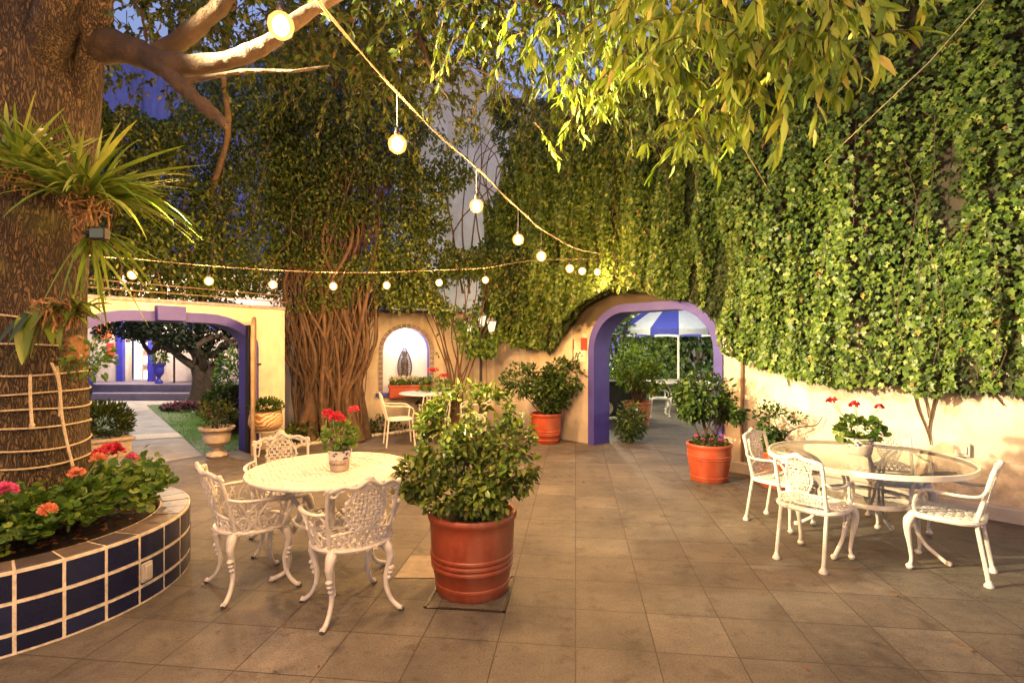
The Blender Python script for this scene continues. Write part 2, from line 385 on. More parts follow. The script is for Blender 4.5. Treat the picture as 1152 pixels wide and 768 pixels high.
def lattice(mb, fn, nx, ny, mask=None, k=0.3, t=0.006, jit=0.2, seed=1):
    """cast openwork: hex cells in uv [0,1]^2 mapped by fn(u,v)->Vector, each cell pierced"""
    rnd = random.Random(seed)
    V = {}
    def vert(i, j):
        key = (i, j)
        if key not in V:
            off = 0.17 if (i + j) % 2 else -0.17
            ju, jv = (rnd.random() - .5) * jit / nx, (rnd.random() - .5) * jit / ny
            V[key] = ((i) / nx * 1.0 + ju, (j + off * 1.6) / ny + jv)
        return V[key]
    cells = []
    for j in range(0, ny):
        for i in range(0, nx - 1, 1):
            if (i + j) % 2 == 0: cells.append([(i, j), (i + 1, j), (i + 2, j), (i + 2, j + 1), (i + 1, j + 1), (i, j + 1)])
    idx = {}; vs = []; fs = []
    def nrm(u, v):
        e = 0.01; p = fn(u, v); a = fn(u + e, v) - p; b = fn(u, v + e) - p
        n = a.cross(b); return n.normalized() if n.length > 0 else Vector((0, 0, 1))
    for c in cells:
        uv = [vert(*q) for q in c]; cu = sum(p[0] for p in uv) / 6; cv = sum(p[1] for p in uv) / 6
        if mask and not mask(cu, cv): continue
        out_t, out_b, inn = [], [], []
        for q, p in zip(c, uv):
            if q not in idx:
                w = fn(*p); n = nrm(*p); vs.append(w + n * t); vs.append(w - n * t); idx[q] = len(vs) - 2
            out_t.append(idx[q]); out_b.append(idx[q] + 1)
            vs.append(fn(p[0] + (cu - p[0]) * k, p[1] + (cv - p[1]) * k)); inn.append(len(vs) - 1)
        for a in range(6):
            b = (a + 1) % 6
            fs.append((out_t[a], out_t[b], inn[b], inn[a])); fs.append((out_b[b], out_b[a], inn[a], inn[b]))
    mb.add(vs, fs)

# ------------------------------------------------------------------ leaves (numpy)
SH = {
 'oval': (np.array([[0, 0, 0], [.22, .3, .07], [.24, .6, .07], [0, 1, -.03], [-.24, .6, .07], [-.22, .3, .07]]), [(0, 1, 2, 3), (0, 3, 4, 5)]),
 'lance': (np.array([[0, 0, 0], [.13, .3, .05], [.13, .6, .04], [0, 1, -.06], [-.13, .6, .04], [-.13, .3, .05]]), [(0, 1, 2, 3), (0, 3, 4, 5)]),
 'drop': (np.array([[0, 0, 0], [.10, .2, .04], [.145, .42, .04], [.09, .72, .0], [0, 1, -.12], [-.09, .72, .0], [-.145, .42, .04], [-.10, .2, .04], [0, .5, -.02]]), [(0, 1, 2, 8), (8, 2, 3, 4), (0, 8, 6, 7), (8, 4, 5, 6)]),
 'ivy': (np.array([[0, 0, 0], [.30, -.16, -.03], [.36, .18, .03], [.60, .38, -.06], [.27, .52, .05], [0, 1.0, -.10], [-.27, .52, .05], [-.60, .38, -.06], [-.36, .18, .03], [-.30, -.16, -.03]]), [(0, 1, 2, 3, 4, 5), (0, 5, 6, 7, 8, 9)]),
 'round': (np.array([[0, .5, -.08]] + [[math.sin(a) * .52 * (1 if i % 2 else .9), .5 - math.cos(a) * .5 * (1 if i % 2 else .9), .06 if i % 2 else .02] for i, a in enumerate([2 * PI * k / 12 for k in range(12)])]), [(0, 1 + k, 1 + (k + 1) % 12) for k in range(1, 12)]),
 'petal': (np.array([[0, 0, 0], [.4, .5, .1], [0, 1, 0], [-.4, .5, .1]]), [(0, 1, 2, 3)]),
 'blade': (np.array([[-.03, 0, 0], [.03, 0, 0], [0, 1, .1]]), [(0, 1, 2)]),
}
def unit(a): return a / np.maximum(np.linalg.norm(a, axis=1, keepdims=True), 1e-9)
def leaves(name, shape, P, D, Nn, size, mat, parent=None):
    T, F = SH[shape]; P = np.asarray(P, float); n = len(P)
    D = unit(np.asarray(D, float)); Nn = np.asarray(Nn, float)
    Nn = unit(Nn - D * (Nn * D).sum(1, keepdims=True)); Sx = np.cross(D, Nn)
    size = np.broadcast_to(np.asarray(size, float), (n,))
    W = P[:, None, :] + size[:, None, None] * (T[None, :, 0:1] * Sx[:, None, :] + T[None, :, 1:2] * D[:, None, :] + T[None, :, 2:3] * Nn[:, None, :])
    k = len(T); co = W.reshape(-1, 3)
    loops = []; starts = []; tot = 0; per = sum(len(f) for f in F)
    fl = np.concatenate([np.array(f) for f in F]); st = np.cumsum([0] + [len(f) for f in F])[:-1]
    li = (fl[None, :] + (np.arange(n) * k)[:, None]).reshape(-1)
    ls = (st[None, :] + (np.arange(n) * per)[:, None]).reshape(-1)
    me = bpy.data.meshes.new(name); me.vertices.add(len(co)); me.vertices.foreach_set('co', co.reshape(-1).astype(np.float32))
    me.loops.add(len(li)); me.loops.foreach_set('vertex_index', li.astype(np.int32))
    me.polygons.add(len(ls)); me.polygons.foreach_set('loop_start', ls.astype(np.int32))
    me.update(calc_edges=True); me.validate()
    me.materials.append(MATS[mat])
    o = bpy.data.objects.new(name, me); COL.objects.link(o)
    if parent: o.parent = parent
    return o
def rnd(n, s=1.0): return RNG.normal(0, s, (n, 3))
def ball_pts(n, c, r, shell=0.35):
    d = unit(rnd(n)); q = RNG.uniform(shell, 1.0, (n, 1)) ** 0.7
    return np.array(c) + d * q * np.array(r), d
def nz(p, s): return noise.noise(Vector(p) * s)

# ------------------------------------------------------------------ objects tagging
def tag(o, label=None, cat=None, group=None, kind=None):
    if label: o['label'] = label
    if cat: o['category'] = cat
    if group: o['group'] = group
    if kind: o['kind'] = kind
    return o
def thing(name, label, cat, loc=(0, 0, 0), rz=0, group=None):
    o = bpy.data.objects.new(name, None); COL.objects.link(o); o.location = loc; o.rotation_euler = (0, 0, rz)
    o.empty_display_size = 0.1
    return tag(o, label, cat, group)
def dup(root, loc, rz, label, group=None, scale=None):
    r = root.copy(); COL.objects.link(r); r.location = loc; r.rotation_euler = (0, 0, rz); r['label'] = label
    if group: r['group'] = group
    if scale: r.scale = (scale,) * 3
    for ch in list(root.children):
        c = ch.copy(); COL.objects.link(c); c.parent = r
        for g in list(ch.children):
            d = g.copy(); COL.objects.link(d); d.parent = c
    return r
def lamp(name, loc, power, color, size=0.05, parent=None, typ='POINT', **kw):
    l = bpy.data.lights.new(name, typ); l.energy = power; l.color = color
    if typ in ('POINT', 'SPOT'): l.shadow_soft_size = size
    for k, v in kw.items(): setattr(l, k, v)
    o = bpy.data.objects.new(name, l); COL.objects.link(o); o.location = loc
    if parent: o.parent = parent
    return o
WARM = (1.0, 0.60, 0.25)
BP = 590

# ================================================================== SETTING
g = MB(); g.add([(-60, -20, 0), (60, -20, 0), (60, 90, 0), (-60, 90, 0)], [(0, 1, 2, 3)])
tag(g.build('patio_floor', 'slate_paving', smooth=False), kind='structure')

# wall frames: origin, along vector u (unit), n = normal into the wall
def frame(o, u):
    u = Vector((u[0], u[1], 0)).normalized(); n = Vector((-u.y, u.x, 0)); return Vector(o), u, n
def fmat(fr):
    o, u, n = fr; return Matrix(((u.x, n.x, 0, o.x), (u.y, n.y, 0, o.y), (0, 0, 1, o.z), (0, 0, 0, 1)))
def s_at(fr, px):
    """distance along the wall where the photo column px meets it"""
    o, u, n = fr; k = (px - 576) / FOC
    # o.x+s u.x = k (o.y + s u.y)
    return (k * o.y - o.x) / (u.x - k * u.y)
def wz(fr, s, py):
    o, u, n = fr; Y = o.y + s * u.y; return EYE - (py - HORY) / FOC * Y

GATE = frame((-6.95, 3.93, 0), (1.49, 2.23))          # runs away from camera, to (-3.73,8.75)
ARCH = frame((-0.40, 10.83, 0), (0.658, -0.753))       # from the back corner towards the camera's right
NICHE = frame((-4.30, 9.78, 0), (3.90, 1.10))
WH = 2.22
GM, AM, NM = fmat(GATE), fmat(ARCH), fmat(NICHE)

def rounded_top(s0, s1, ztop, r, z0=0.0, k=8, rz=None):
    rz = rz or r
    pts = [(s1, z0)]
    for i in range(k + 1):
        a = PI / 2 * i / k; pts.append((s1 - r + r * math.cos(a), ztop - rz + rz * math.sin(a)))
    for i in range(k + 1):
        a = PI / 2 + PI / 2 * i / k; pts.append((s0 + r + r * math.cos(a), ztop - rz + rz * math.sin(a)))
    pts.append((s0, z0)); return pts   # from right foot, over the top, to left foot

# --- gate wall
gs0 = s_at(GATE, 78); gs1 = s_at(GATE, 281); glen = (Vector((-3.73, 8.75, 0)) - GATE[0]).length
op = rounded_top(gs0, gs1, 1.98, 0.66, 0.0, rz=0.38)
gw = thing('gate_wall', 'cream plastered garden wall with a wide purple edged gateway, beyond the big tree', 'wall')
m = MB(); m.plate([(-1.2, 0)] + op[::-1] + [(glen, 0), (glen, WH), (-1.2, WH)], GM, 0.28)
m.build('wall_body', 'cream_plaster', gw, smooth=False)
def band(fr_M, s0, s1, zt, r, rz, wd, proud, depth, k=8):
    """painted surround: outer outline minus inner outline"""
    o = rounded_top(s0, s1, zt, r, 0.004, k, rz); i = rounded_top(s0 + wd, s1 - wd, zt - wd, max(r - wd, .05), 0.004, k, max(rz - wd, .05))
    mb = MB(); vs = []
    for y in (-proud, depth):
        for p in o: vs.append(fr_M @ Vector((p[0], y, p[1])))
        for p in i: vs.append(fr_M @ Vector((p[0], y, p[1])))
    n = len(o); fs = []
    for a in range(n - 1):
        b = a + 1
        fs += [(a, b, n + b, n + a), (2 * n + a, 3 * n + a, 3 * n + b, 2 * n + b), (a, 2 * n + a, 2 * n + b, b), (n + a, n + b, 3 * n + b, 3 * n + a)]
    fs += [(0, n, 3 * n, 2 * n), (n - 1, 3 * n - 1, 4 * n - 1, 2 * n - 1)]
    mb.add(vs, fs); return mb
band(GM, gs0 - 0.13, gs1 + 0.13, 2.105, 0.80, 0.50, 0.136, 0.03, 0.30).build('purple_surround', 'purple_paint', gw)
ks = s_at(GATE, 190); m = MB(); m.box(GM @ Vector((ks, -0.02, 2.08)), (0.36, 0.16, 0.20), math.atan2(GATE[1].y, GATE[1].x)); m.build('keystone', 'purple_paint', gw, bevel=0.008)
m = MB(); m.box(GM @ Vector((glen / 2 - .6, 0.14, WH + 0.025)), (glen + 1.2, 0.34, 0.05), math.atan2(GATE[1].y, GATE[1].x)); m.build('coping', 'brick_trim', gw, bevel=0.008)

# --- wall with the niche
nlen = (ARCH[0] - NICHE[0]).length
n0, n1 = s_at(NICHE, 431), s_at(NICHE, 483)
nzb, nzt = wz(NICHE, (n0 + n1) / 2, 442), wz(NICHE, (n0 + n1) / 2, 369)
def niche_outline(a, b, zb, zt, k=10):
    r = (b - a) / 2; c = (a + b) / 2
    return [(a, zb), (b, zb)] + [(c + r * math.cos(PI * i / k), zt - r + r * math.sin(PI * i / k)) for i in range(k + 1)]
nh = niche_outline(n0, n1, nzb, nzt)
nw = thing('niche_wall', 'cream back wall with a lit arched niche lined in grey brick', 'wall')
m = MB(); m.plate([(-.6, 0), (nlen - 0.01, 0), (nlen - 0.01, WH + .05), (-.6, WH + .05)], NM, 0.42, nh)
m.build('wall_body', 'cream_plaster', nw, smooth=False)
m = MB(); m.box(NM @ Vector(((n0 + n1) / 2, 0.36, (nzb + nzt) / 2)), (n1 - n0 + .3, 0.05, nzt - nzb + .3), math.atan2(NICHE[1].y, NICHE[1].x)); m.build('niche_back', 'white_niche', nw, smooth=False)
m = MB()
for i in range(34):   # brick-on-edge trim around the niche
    t = i / 33; L_ = [(n0 - .045, nzb + .05), (n0 - .045, nzt - (n1 - n0) / 2)]
    r = (n1 - n0) / 2 + .045; cx = (n0 + n1) / 2; zc = nzt - (n1 - n0) / 2; hh = zc - nzb; tot = 2 * hh + PI * r; d = t * tot
    if d < hh: p, ang = (cx - r, nzb + d), 0
    elif d < hh + PI * r: a = (d - hh) / r; p, ang = (cx - r * math.cos(a), zc + r * math.sin(a)), a
    else: p, ang = (cx + r, zc - (d - hh - PI * r)), PI
    Mx = NM.to_3x3() @ Matrix.Rotation(ang, 3, 'Y'); m.box(NM @ Vector((p[0], -0.008, p[1])), (0.075, 0.03, tot / 34 - .012), M=Mx)
m.build('brick_surround', 'brick_trim', nw, smooth=False)
m = MB(); wd = 0.02
inn = niche_outline(n0 + .004, n1 - .004, nzb + .004, nzt - .004); k = len(inn); vs = []
for y in (0.0, .34):
    for p in inn: vs.append(NM @ Vector((p[0], y, p[1])))
m.add(vs, [(a, a + 1, k + a + 1, k + a) for a in range(1, k - 1) if inn[a][0] > (n0 + n1) / 2 + .02 or a == 1])
m.build('reveal_paint', 'purple_paint', nw, smooth=False)
m = MB(); m.box(NM @ Vector((n0 + .02, -.03, nzb - .02)), (.30, .12, .07), math.atan2(NICHE[1].y, NICHE[1].x)); m.build('sill', 'blue_paint', nw, bevel=.006)
m = MB(); m.box(NM @ Vector((nlen / 2 - .9, 0.2, WH + .08)), (nlen + .6, 0.5, .06), math.atan2(NICHE[1].y, NICHE[1].x)); m.build('coping', 'wood_board', nw, bevel=.006)
m = MB()
for px in (536, 551):
    m.box(NM @ Vector((s_at(NICHE, px), -.05, WH / 2)), (.16, .12, WH), math.atan2(NICHE[1].y, NICHE[1].x))
m.build('pilaster', 'cream_plaster', nw, bevel=.01)
nc = NM @ Vector(((n0 + n1) / 2, .12, nzt - .12))
lamp('niche_light', nc, 20, (0.93, 0.93, 1.0), 0.05, nw)

# --- long ivy wall with the arch
a0, a1 = s_at(ARCH, 663), s_at(ARCH, 814)
ALEN, AH = 15.0, 7.2
op = rounded_top(a0 + .11, a1 - .11, 2.17, 0.64, 0.0, 10, rz=0.64)
aw = thing('arch_wall', 'long cream plaster wall under the ivy with a purple arched passage', 'wall')
m = MB(); m.plate([(0, 0)] + op[::-1] + [(ALEN, 0), (ALEN, 7.2), (1.6, 5.55), (.9, 5.1), (0, 3.8)], AM, 0.34)
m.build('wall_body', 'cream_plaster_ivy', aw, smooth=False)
band(AM, a0, a1, 2.29, .74, .74, .125, 0.035, .37, 10).build('arch_surround', 'purple_paint', aw)
aang = math.atan2(ARCH[1].y, ARCH[1].x)
m = MB(); m.box(AM @ Vector((a1 + (ALEN - a1) / 2, -.06, .07)), (ALEN - a1, .12, .14), aang); m.build('kerb', 'concrete', aw, bevel=.01)
m = MB(); m.box(AM @ Vector((s_at(ARCH, 1140) - .25, -.012, .34)), (1.8, .02, .42), aang); m.build('stone_panel', 'stone_urn', aw, bevel=.006)
dp = s_at(ARCH, 836)
m = MB(); m.tube([AM @ Vector((dp, -.03, .14)), AM @ Vector((dp, -.03, 2.3))], .022, 8)
m.build('drain_pipe', 'wood_board', aw)
sa = s_at(ARCH, 1083); m = MB(); m.box(AM @ Vector((sa, -.03, .62)), (.13, .05, .13), aang); m.box(AM @ Vector((sa, -.06, .62)), (.09, .02, .08), aang)
m.build('socket_box', 'lamp_beige', aw, bevel=.006)

# red fire-point sign and evacuation sign beside the arch
s_ = s_at(ARCH, 659)
fs_ = thing('fire_sign', 'small red rectangular safety sign beside the purple arch', 'sign')
m = MB(); m.box(AM @ Vector((s_ - .03, -.012, wz(ARCH, s_, 387))), (.13, .014, .21), aang); m.build('panel', 'red_sign', fs_)
es = thing('notice_board', 'pale notice with small dark figures, left of the purple arch', 'sign')
s2 = s_at(ARCH, 653); zc = wz(ARCH, s2, 400)
m = MB(); m.box(AM @ Vector((s2 - .01, -.012, zc)), (.27, .012, .20), aang); m.build('panel', 'sign_white', es)
m = MB()
for dx, dz, w, h, a in ((-.09, .0, .02, .12, .3), (-.06, .03, .05, .02, 0), (-.05, -.03, .02, .08, -.4), (-.02, .02, .02, .1, .35), (.01, .05, .05, .02, .6), (-.05, -.075, .09, .014, 0), (.05, .0, .05, .02, 0)):
    m.box(AM @ Vector((s2 + dx, -.021, zc + dz)), (w, .004, h), M=AM.to_3x3() @ Matrix.Rotation(a, 3, 'Y'))
m.build('figures', 'sign_ink', es)
m = MB(); m.tube([AM @ Vector((s2 - .15, -.02, zc - .12)), AM @ Vector((s2 - .15, -.02, zc + .28))], .010, 6); m.build('bracket', 'dark_iron', es)

# --- white gabled building and violet building behind
def at_x(px, Y): return (px - 576) / FOC * Y
wb = thing('white_building', 'tall pale rendered building with sloping roof line rising behind the back wall', 'building')
Yb = 14.5; X0, X1 = at_x(452, Yb), at_x(656, Yb)
prof = [(X0, 0), (X1, 0), (X1, 5.6)] + [(at_x(p, Yb), EYE + (HORY - q) / FOC * Yb) for p, q in ((640, 165), (592, 122), (470, 52), (452, 60))]
m = MB(); m.plate([(p[0], p[1]) for p in prof], Matrix.Translation((0, Yb, 0)), 5.0); m.build('wall', 'white_render', wb, smooth=False)
m = MB(); pr = [Vector((p[0], Yb - .12, p[1] + .04)) for p in prof[3:6]]
for a, b in zip(pr[:-1], pr[1:]): m.tube([a, b], .07, 6)
m.build('parapet', 'white_render', wb)
vb = thing('violet_building', 'violet painted building seen dimly through the leaves at left', 'building')
m = MB(); m.box((-17, 26, 7.5), (22, 2.0, 15), 0); m.build('wall', 'violet_render', vb, smooth=False)
m = MB(); m.box((at_x(157, 24.9), 24.9, 11), (.22, .12, 8.0)); m.build('drain_pipe', 'violet_render', vb)

# --- beyond the gate: path, lawn, veranda
def poly_flat(name, pts, z, mat, kind='structure'):
    mb = MB(); mb.add([(p[0], p[1], z) for p in pts], [tuple(range(len(pts)))]); return tag(mb.build(name, mat, smooth=False), kind=kind)
base_gate = lambda px, py: gnd(px, py)
poly_flat('garden_ground', [(-30, 7.0), (-7.2, 4.2), GM @ Vector((glen, .3, 0)), (-6, 16.5), (-30, 16.5)], 0.004, 'concrete')
pl = [gnd(232, 520), gnd(205, 490), gnd(165, 455)]; 
lawn = [gnd(228, 512), gnd(165, 456), gnd(300, 452), Vector((-4.6, 12, 0)), GM @ Vector((gs1 + .4, .35, 0))]
poly_flat('lawn', lawn, 0.012, 'grass_blades')
lawn2 = [gnd(60, 505), gnd(132, 505), gnd(132, 470), gnd(118, 458), gnd(60, 458)]
poly_flat('lawn_strip', lawn2, 0.012, 'grass_blades')
def in_poly(x, y, P):
    c = False; j = len(P) - 1
    for i in range(len(P)):
        if (P[i][1] > y) != (P[j][1] > y) and x < (P[j][0] - P[i][0]) * (y - P[i][1]) / (P[j][1] - P[i][1]) + P[i][0]: c = not c
        j = i
    return c
gp = []
for P_ in (lawn, lawn2):
    xs = [p[0] for p in P_]; ys = [p[1] for p in P_]
    for _ in range(26000):
        x, y = random.uniform(min(xs), max(xs)), random.uniform(min(ys), max(ys))
        if in_poly(x, y, P_): gp.append((x, y, 0.01))
gp = np.array(gp); n = len(gp)
o = leaves('grass', 'blade', gp, np.array([0, 0, 1.0]) + rnd(n, .35) * [1, 1, .2], rnd(n), RNG.uniform(.035, .07, n), 'grass_blades')
tag(o, 'mown green grass on the lawns beyond the gateway', 'grass', kind='stuff')
# path slabs: light cross strip
m = MB()
for q in ((478, 470), (462, 458)):
    pass
strip = [gnd(138, 496), gnd(206, 492), gnd(200, 487), gnd(138, 490)]
poly_flat('path_strip', strip, 0.012, 'grout')
vr = thing('veranda_house', 'cream house front with violet door posts beyond the garden, on a raised terrace', 'building')
Yv = 16.2
m = MB(); m.box((at_x(175, Yv), Yv + 3, .23), (13, 6, .46)); m.build('terrace_step', 'veranda_step', vr, bevel=.02)
m = MB(); m.box((at_x(175, Yv), Yv - .2, .11), (13, .4, .22)); m.build('lower_step', 'veranda_step', vr, bevel=.02)
Yw = 17.6
dx0, dx1 = at_x(141, Yw), at_x(168, Yw)
xl, xr = at_x(60, Yw), at_x(330, Yw)
m = MB(); m.box(((xl + dx0) / 2, Yw + .15, 2.2), (dx0 - xl, .3, 3.5)); m.box(((dx1 + xr) / 2, Yw + .15, 2.2), (xr - dx1, .3, 3.5)); m.box(((dx0 + dx1) / 2, Yw + .15, 3.5), (dx1 - dx0 - .01, .3, .9))
m.build('wall', 'veranda_render', vr, smooth=False)
m = MB()
for px in (137.5, 172): m.box((at_x(px, Yw), Yw - .03, 1.6), (.2, .2, 2.3))
m.build('door_post', 'blue_paint', vr, bevel=.01)
m = MB(); m.box((at_x(233, Yw), Yw - .05, 2.35), (1.4, .1, .35)); m.build('window_awning', 'blue_paint', vr)
m = MB(); m.box(((dx0 + dx1) / 2, Yw + 1.0, 1.7), (1.6, .05, 2.6)); m.build('shop_interior', 'shop_glow', vr, smooth=False)
rr = random.Random(3)
for z in (.8, 1.3, 1.75):
    m = MB(); m.box(((dx0 + dx1) / 2 - .1, Yw + .8, z), (.62, .2, .04)); sh_ = m.build('shelf', 'shop_shelf', vr, smooth=False)
    for i in range(7): m = MB(); h = rr.uniform(.1, .28); m.box((dx0 + .1 + i * .085, Yw + .78, z + .022 + h / 2), (.06, .1, h)); m.build('goods', 'shop_goods', sh_, smooth=False)
m = MB(); xd = at_x(163, Yw)
for dx in (-.14, .14): m.box((xd + dx, Yw + .1, 1.5), (.04, .04, 2.1))
for z in (.5, 1.0, 1.5, 2.0, 2.5): m.box((xd, Yw + .1, z), (.28, .035, .05))
m.build('door_frame', 'white_metal', vr)
lamp('beyond_gate_light', (at_x(150, 16.6), 16.4, 3.1), 640, (1, .80, .62), .15, vr)
lamp('beyond_gate_light', (at_x(235, 16.6), 15.8, 3.1), 380, (1, .76, .5), .15, vr)
lamp('beyond_gate_light', (-6.9, 11.2, 3.1), 420, (1, .85, .62), .06, vr)  # added lamp over the lawn, hidden above the lintel, to brighten the garden
lamp('shop_light', ((dx0 + dx1) / 2, Yw + .6, 2.4), 40, (1, .9, .75), .1, vr)

# wall ornaments on the veranda front
def orn(px, py, r, name, label, cat, mat):
    t = thing(name, label, cat, at(px, py, Yw - .06))
    mb = MB(); mb.lathe([(.001, -.05), (r * .5, -.05), (r, -.02), (r, .02), (r * .5, .05), (.001, .05)], 20); o = mb.build('disc', mat, t); o.rotation_euler = (PI / 2, 0, 0); return t
orn(117, 371, .31, 'wicker_tray', 'round orange wicker tray hung on the cream veranda wall', 'wall ornament', 'orange_wicker')
t = thing('red_hanging', 'red ribbon with a round drop hanging under the wicker tray', 'wall ornament', at(124, 392, Yw - .08))
m = MB(); m.box((0, 0, .12), (.24, .04, .12)); m.box((.0, 0, .02), (.07, .04, .12)); m.build('bow', 'red_ribbon', t, bevel=.01)
m = MB(); m.ball((0, 0, -.14), .13, 12, (1, .6, 1.3)); m.build('drop', 'red_ribbon', t)
orn(274, 369, .2, 'wicker_tray', 'small orange tray hung near the gate post on the far wall', 'wall ornament', 'orange_wicker')

# urns ----------------------------------------------------------------
def urn(name, label, base, h, rt, mat, leafm, plant_h, plant_r, nl, shape='oval', ls=.05, flowers=None):
    t = thing(name, label, 'urn', base)
    mb = MB(); mb.lathe([(rt * .55, 0), (rt * .6, .04 * h), (rt * .55, .12 * h), (rt * .3, .2 * h), (rt * .26, .3 * h), (rt * .42, .38 * h), (rt * .72, .5 * h), (rt * .78, .72 * h), (rt * .72, .82 * h), (rt * .98, .92 * h), (rt, h), (rt * .8, h), (rt * .75, .9 * h)], 24)
    mb.build('bowl', mat, t)
    p, d = ball_pts(nl, (0, 0, h + plant_h * .45), (plant_r, plant_r, plant_h * .55))
    leaves('foliage', shape, p, d * .6 + rnd(nl, .5) + [0, 0, .4], rnd(nl) + [0, 0, 1], RNG.uniform(.6, 1.2, nl) * ls, leafm, t)
    st = MB()
    for i in range(9):
        a = random.uniform(0, 2 * PI); st.tube(catmull([(0, 0, h * .9), (.3 * plant_r * math.cos(a), .3 * plant_r * math.sin(a), h + .3 * plant_h), (.8 * plant_r * math.cos(a), .8 * plant_r * math.sin(a), h + .8 * plant_h)], 3), .006, 5)
    st.build('stem', 'stem_brown', t)
    return t
b = gnd(244, 513)
t = urn('stone_urn', 'square lipped carved stone urn with a dark shrub in the gateway', b, .44, .25, 'stone_urn', 'leaf_vine', .42, .30, 420, ls=.06)
urn('blue_urn', 'blue pedestal urn with leafy plant at the left end of the terrace', Vector((at_x(97, 15.95), 16.1 - .05, .22)), .6, .19, 'blue_paint', 'leaf_geranium', .75, .32, 300, ls=.11)
urn('blue_urn', 'blue pedestal urn with pale leaves beside the shop door', Vector((at_x(175, 16.35), 16.5, .46)), .62, .19, 'blue_paint', 'leaf_geranium', .35, .24, 200, ls=.10)
urn('blue_urn', 'blue pedestal urn behind the dark garden tree', Vector((at_x(238, 16.35), 16.5, .46)), .62, .28, 'blue_paint', 'leaf_dark_tree', .4, .3, 250, ls=.12)
# stone planter box at left of the path
t = thing('stone_planter', 'low stone planter box with a bushy reddish green shrub left of the garden path', 'planter', gnd(118, 512), R(50))
m = MB(); m.box((0, 0, .14), (.5, .75, .28)); m.box((0, 0, .27), (.58, .83, .05)); m.build('box', 'stone_urn', t, bevel=.02)
n = 1700; p, d = ball_pts(n, (0, 0, .50), (.34, .42, .30)); leaves('foliage', 'lance', p, d + [0, 0, .5] + rnd(n, .4), rnd(n), RNG.uniform(.06, .11, n), 'leaf_vine', t)
# shrubs by the lawn at the right side of the gateway
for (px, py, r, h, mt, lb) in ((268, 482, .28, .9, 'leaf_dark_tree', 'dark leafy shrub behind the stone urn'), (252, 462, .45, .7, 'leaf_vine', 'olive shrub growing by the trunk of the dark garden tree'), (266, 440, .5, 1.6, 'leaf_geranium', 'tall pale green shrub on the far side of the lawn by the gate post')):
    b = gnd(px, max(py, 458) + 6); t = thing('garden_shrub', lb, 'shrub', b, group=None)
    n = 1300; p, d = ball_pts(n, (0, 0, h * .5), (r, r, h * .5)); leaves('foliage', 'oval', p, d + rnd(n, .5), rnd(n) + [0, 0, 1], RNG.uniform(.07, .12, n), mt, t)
    m = MB()
    for i in range(6): a = random.uniform(0, 6.28); m.tube([(0, 0, 0), (r * .5 * math.cos(a), r * .5 * math.sin(a), h * .6)], .012, 5)
    m.build('stem', 'stem_brown', t)
t = thing('garden_shrub', 'small bed of pink blossom at the foot of the dark tree', 'flower bed', gnd(208, 462))
n = 500; p, d = ball_pts(n, (0, 0, .08), (.55, .3, .14)); leaves('blossom', 'petal', p, d + [0, 0, .6], rnd(n), .08, 'petal_dusky', t)
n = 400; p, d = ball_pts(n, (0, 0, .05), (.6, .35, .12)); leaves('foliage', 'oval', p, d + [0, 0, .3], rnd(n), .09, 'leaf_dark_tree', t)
for px, lb in ((83, 'thin iron garden spike light at the left of the path'),):
    b = gnd(101, 466); t = thing('garden_light', lb, 'garden light', b)
    m = MB(); m.tube([(0, 0, 0), (0, 0, .5)], .02, 8); m.lathe([(.05, .48), (.06, .62), (.02, .68)], 12); m.build('post', 'dark_iron', t)
for px, lb, z in ((196, 'small clipped standard tree in front of the cream terrace wall', 1.9),):
    t = thing('standard_tree', lb, 'tree', (at_x(px, 16.8), 16.8, .46)); m = MB(); m.tube([(0, 0, 0), (0, 0, 1.1)], .03, 8); m.build('trunk', 'stem_brown', t)
    n = 900; p, d = ball_pts(n, (0, 0, 1.25), (.6, .4, .25)); leaves('crown', 'oval', p, d + rnd(n, .4), rnd(n), .12, 'leaf_dark_tree', t)

# dark garden tree beyond the gate
def branchy(mb, a, b, r0, r1, wob=.1, k=5):
    a, b = Vector(a), Vector(b); pts = [a]
    for i in range(1, 5):
        f = i / 5; pts.append(a.lerp(b, f) + Vector(rnd(1, wob)[0] * math.sin(PI * f)))
    pts.append(b); stube(mb, pts, [r0, r1], 3, 7)
t = thing('garden_tree', 'dark spreading garden tree standing on the lawn beyond the gateway', 'tree', gnd(224, 460)); b = t.location
m = MB(); stube(m, [(-.1, 0, 0), (0, 0, .35), (.05, 0, .8), (0, .0, 1.1)], [.34, .22, .2, .2], 4, 12)
stube(m, [(.2, 0, 0), (.22, 0, .5), (.35, 0, 1.0)], [.24, .15, .14], 4, 10)
ends = [(-2.2, 0, 2.4), (-1.3, .3, 2.5), (-.6, -.3, 2.6), (.1, .2, 2.7), (.8, 0, 2.5), (1.6, .2, 2.3), (1.3, -.4, 1.9), (-1.0, .4, 2.0)]
for e in ends: branchy(m, (0.1, 0, .95), e, .11, .03, .16)
m.build('trunk', 'stem_brown', t)
n = 9000; c = np.array([(-.45, 0, 2.15)]); n = 13000; P_ = c + unit(rnd(n)) * (RNG.uniform(.2, 1, (n, 1)) ** .5) * [2.15, 1.2, .85]
keep = [(nz(p, 1.1) > -.16) and p[2] > 1.50 + .4 * nz(p, 1.3) - .12 * p[0] for p in P_]; P_ = P_[keep]; n = len(P_)
leaves('crown', 'oval', P_, rnd(n) + [0, 0, -.3], rnd(n), RNG.uniform(.08, .12, n), 'leaf_dark_tree', t)

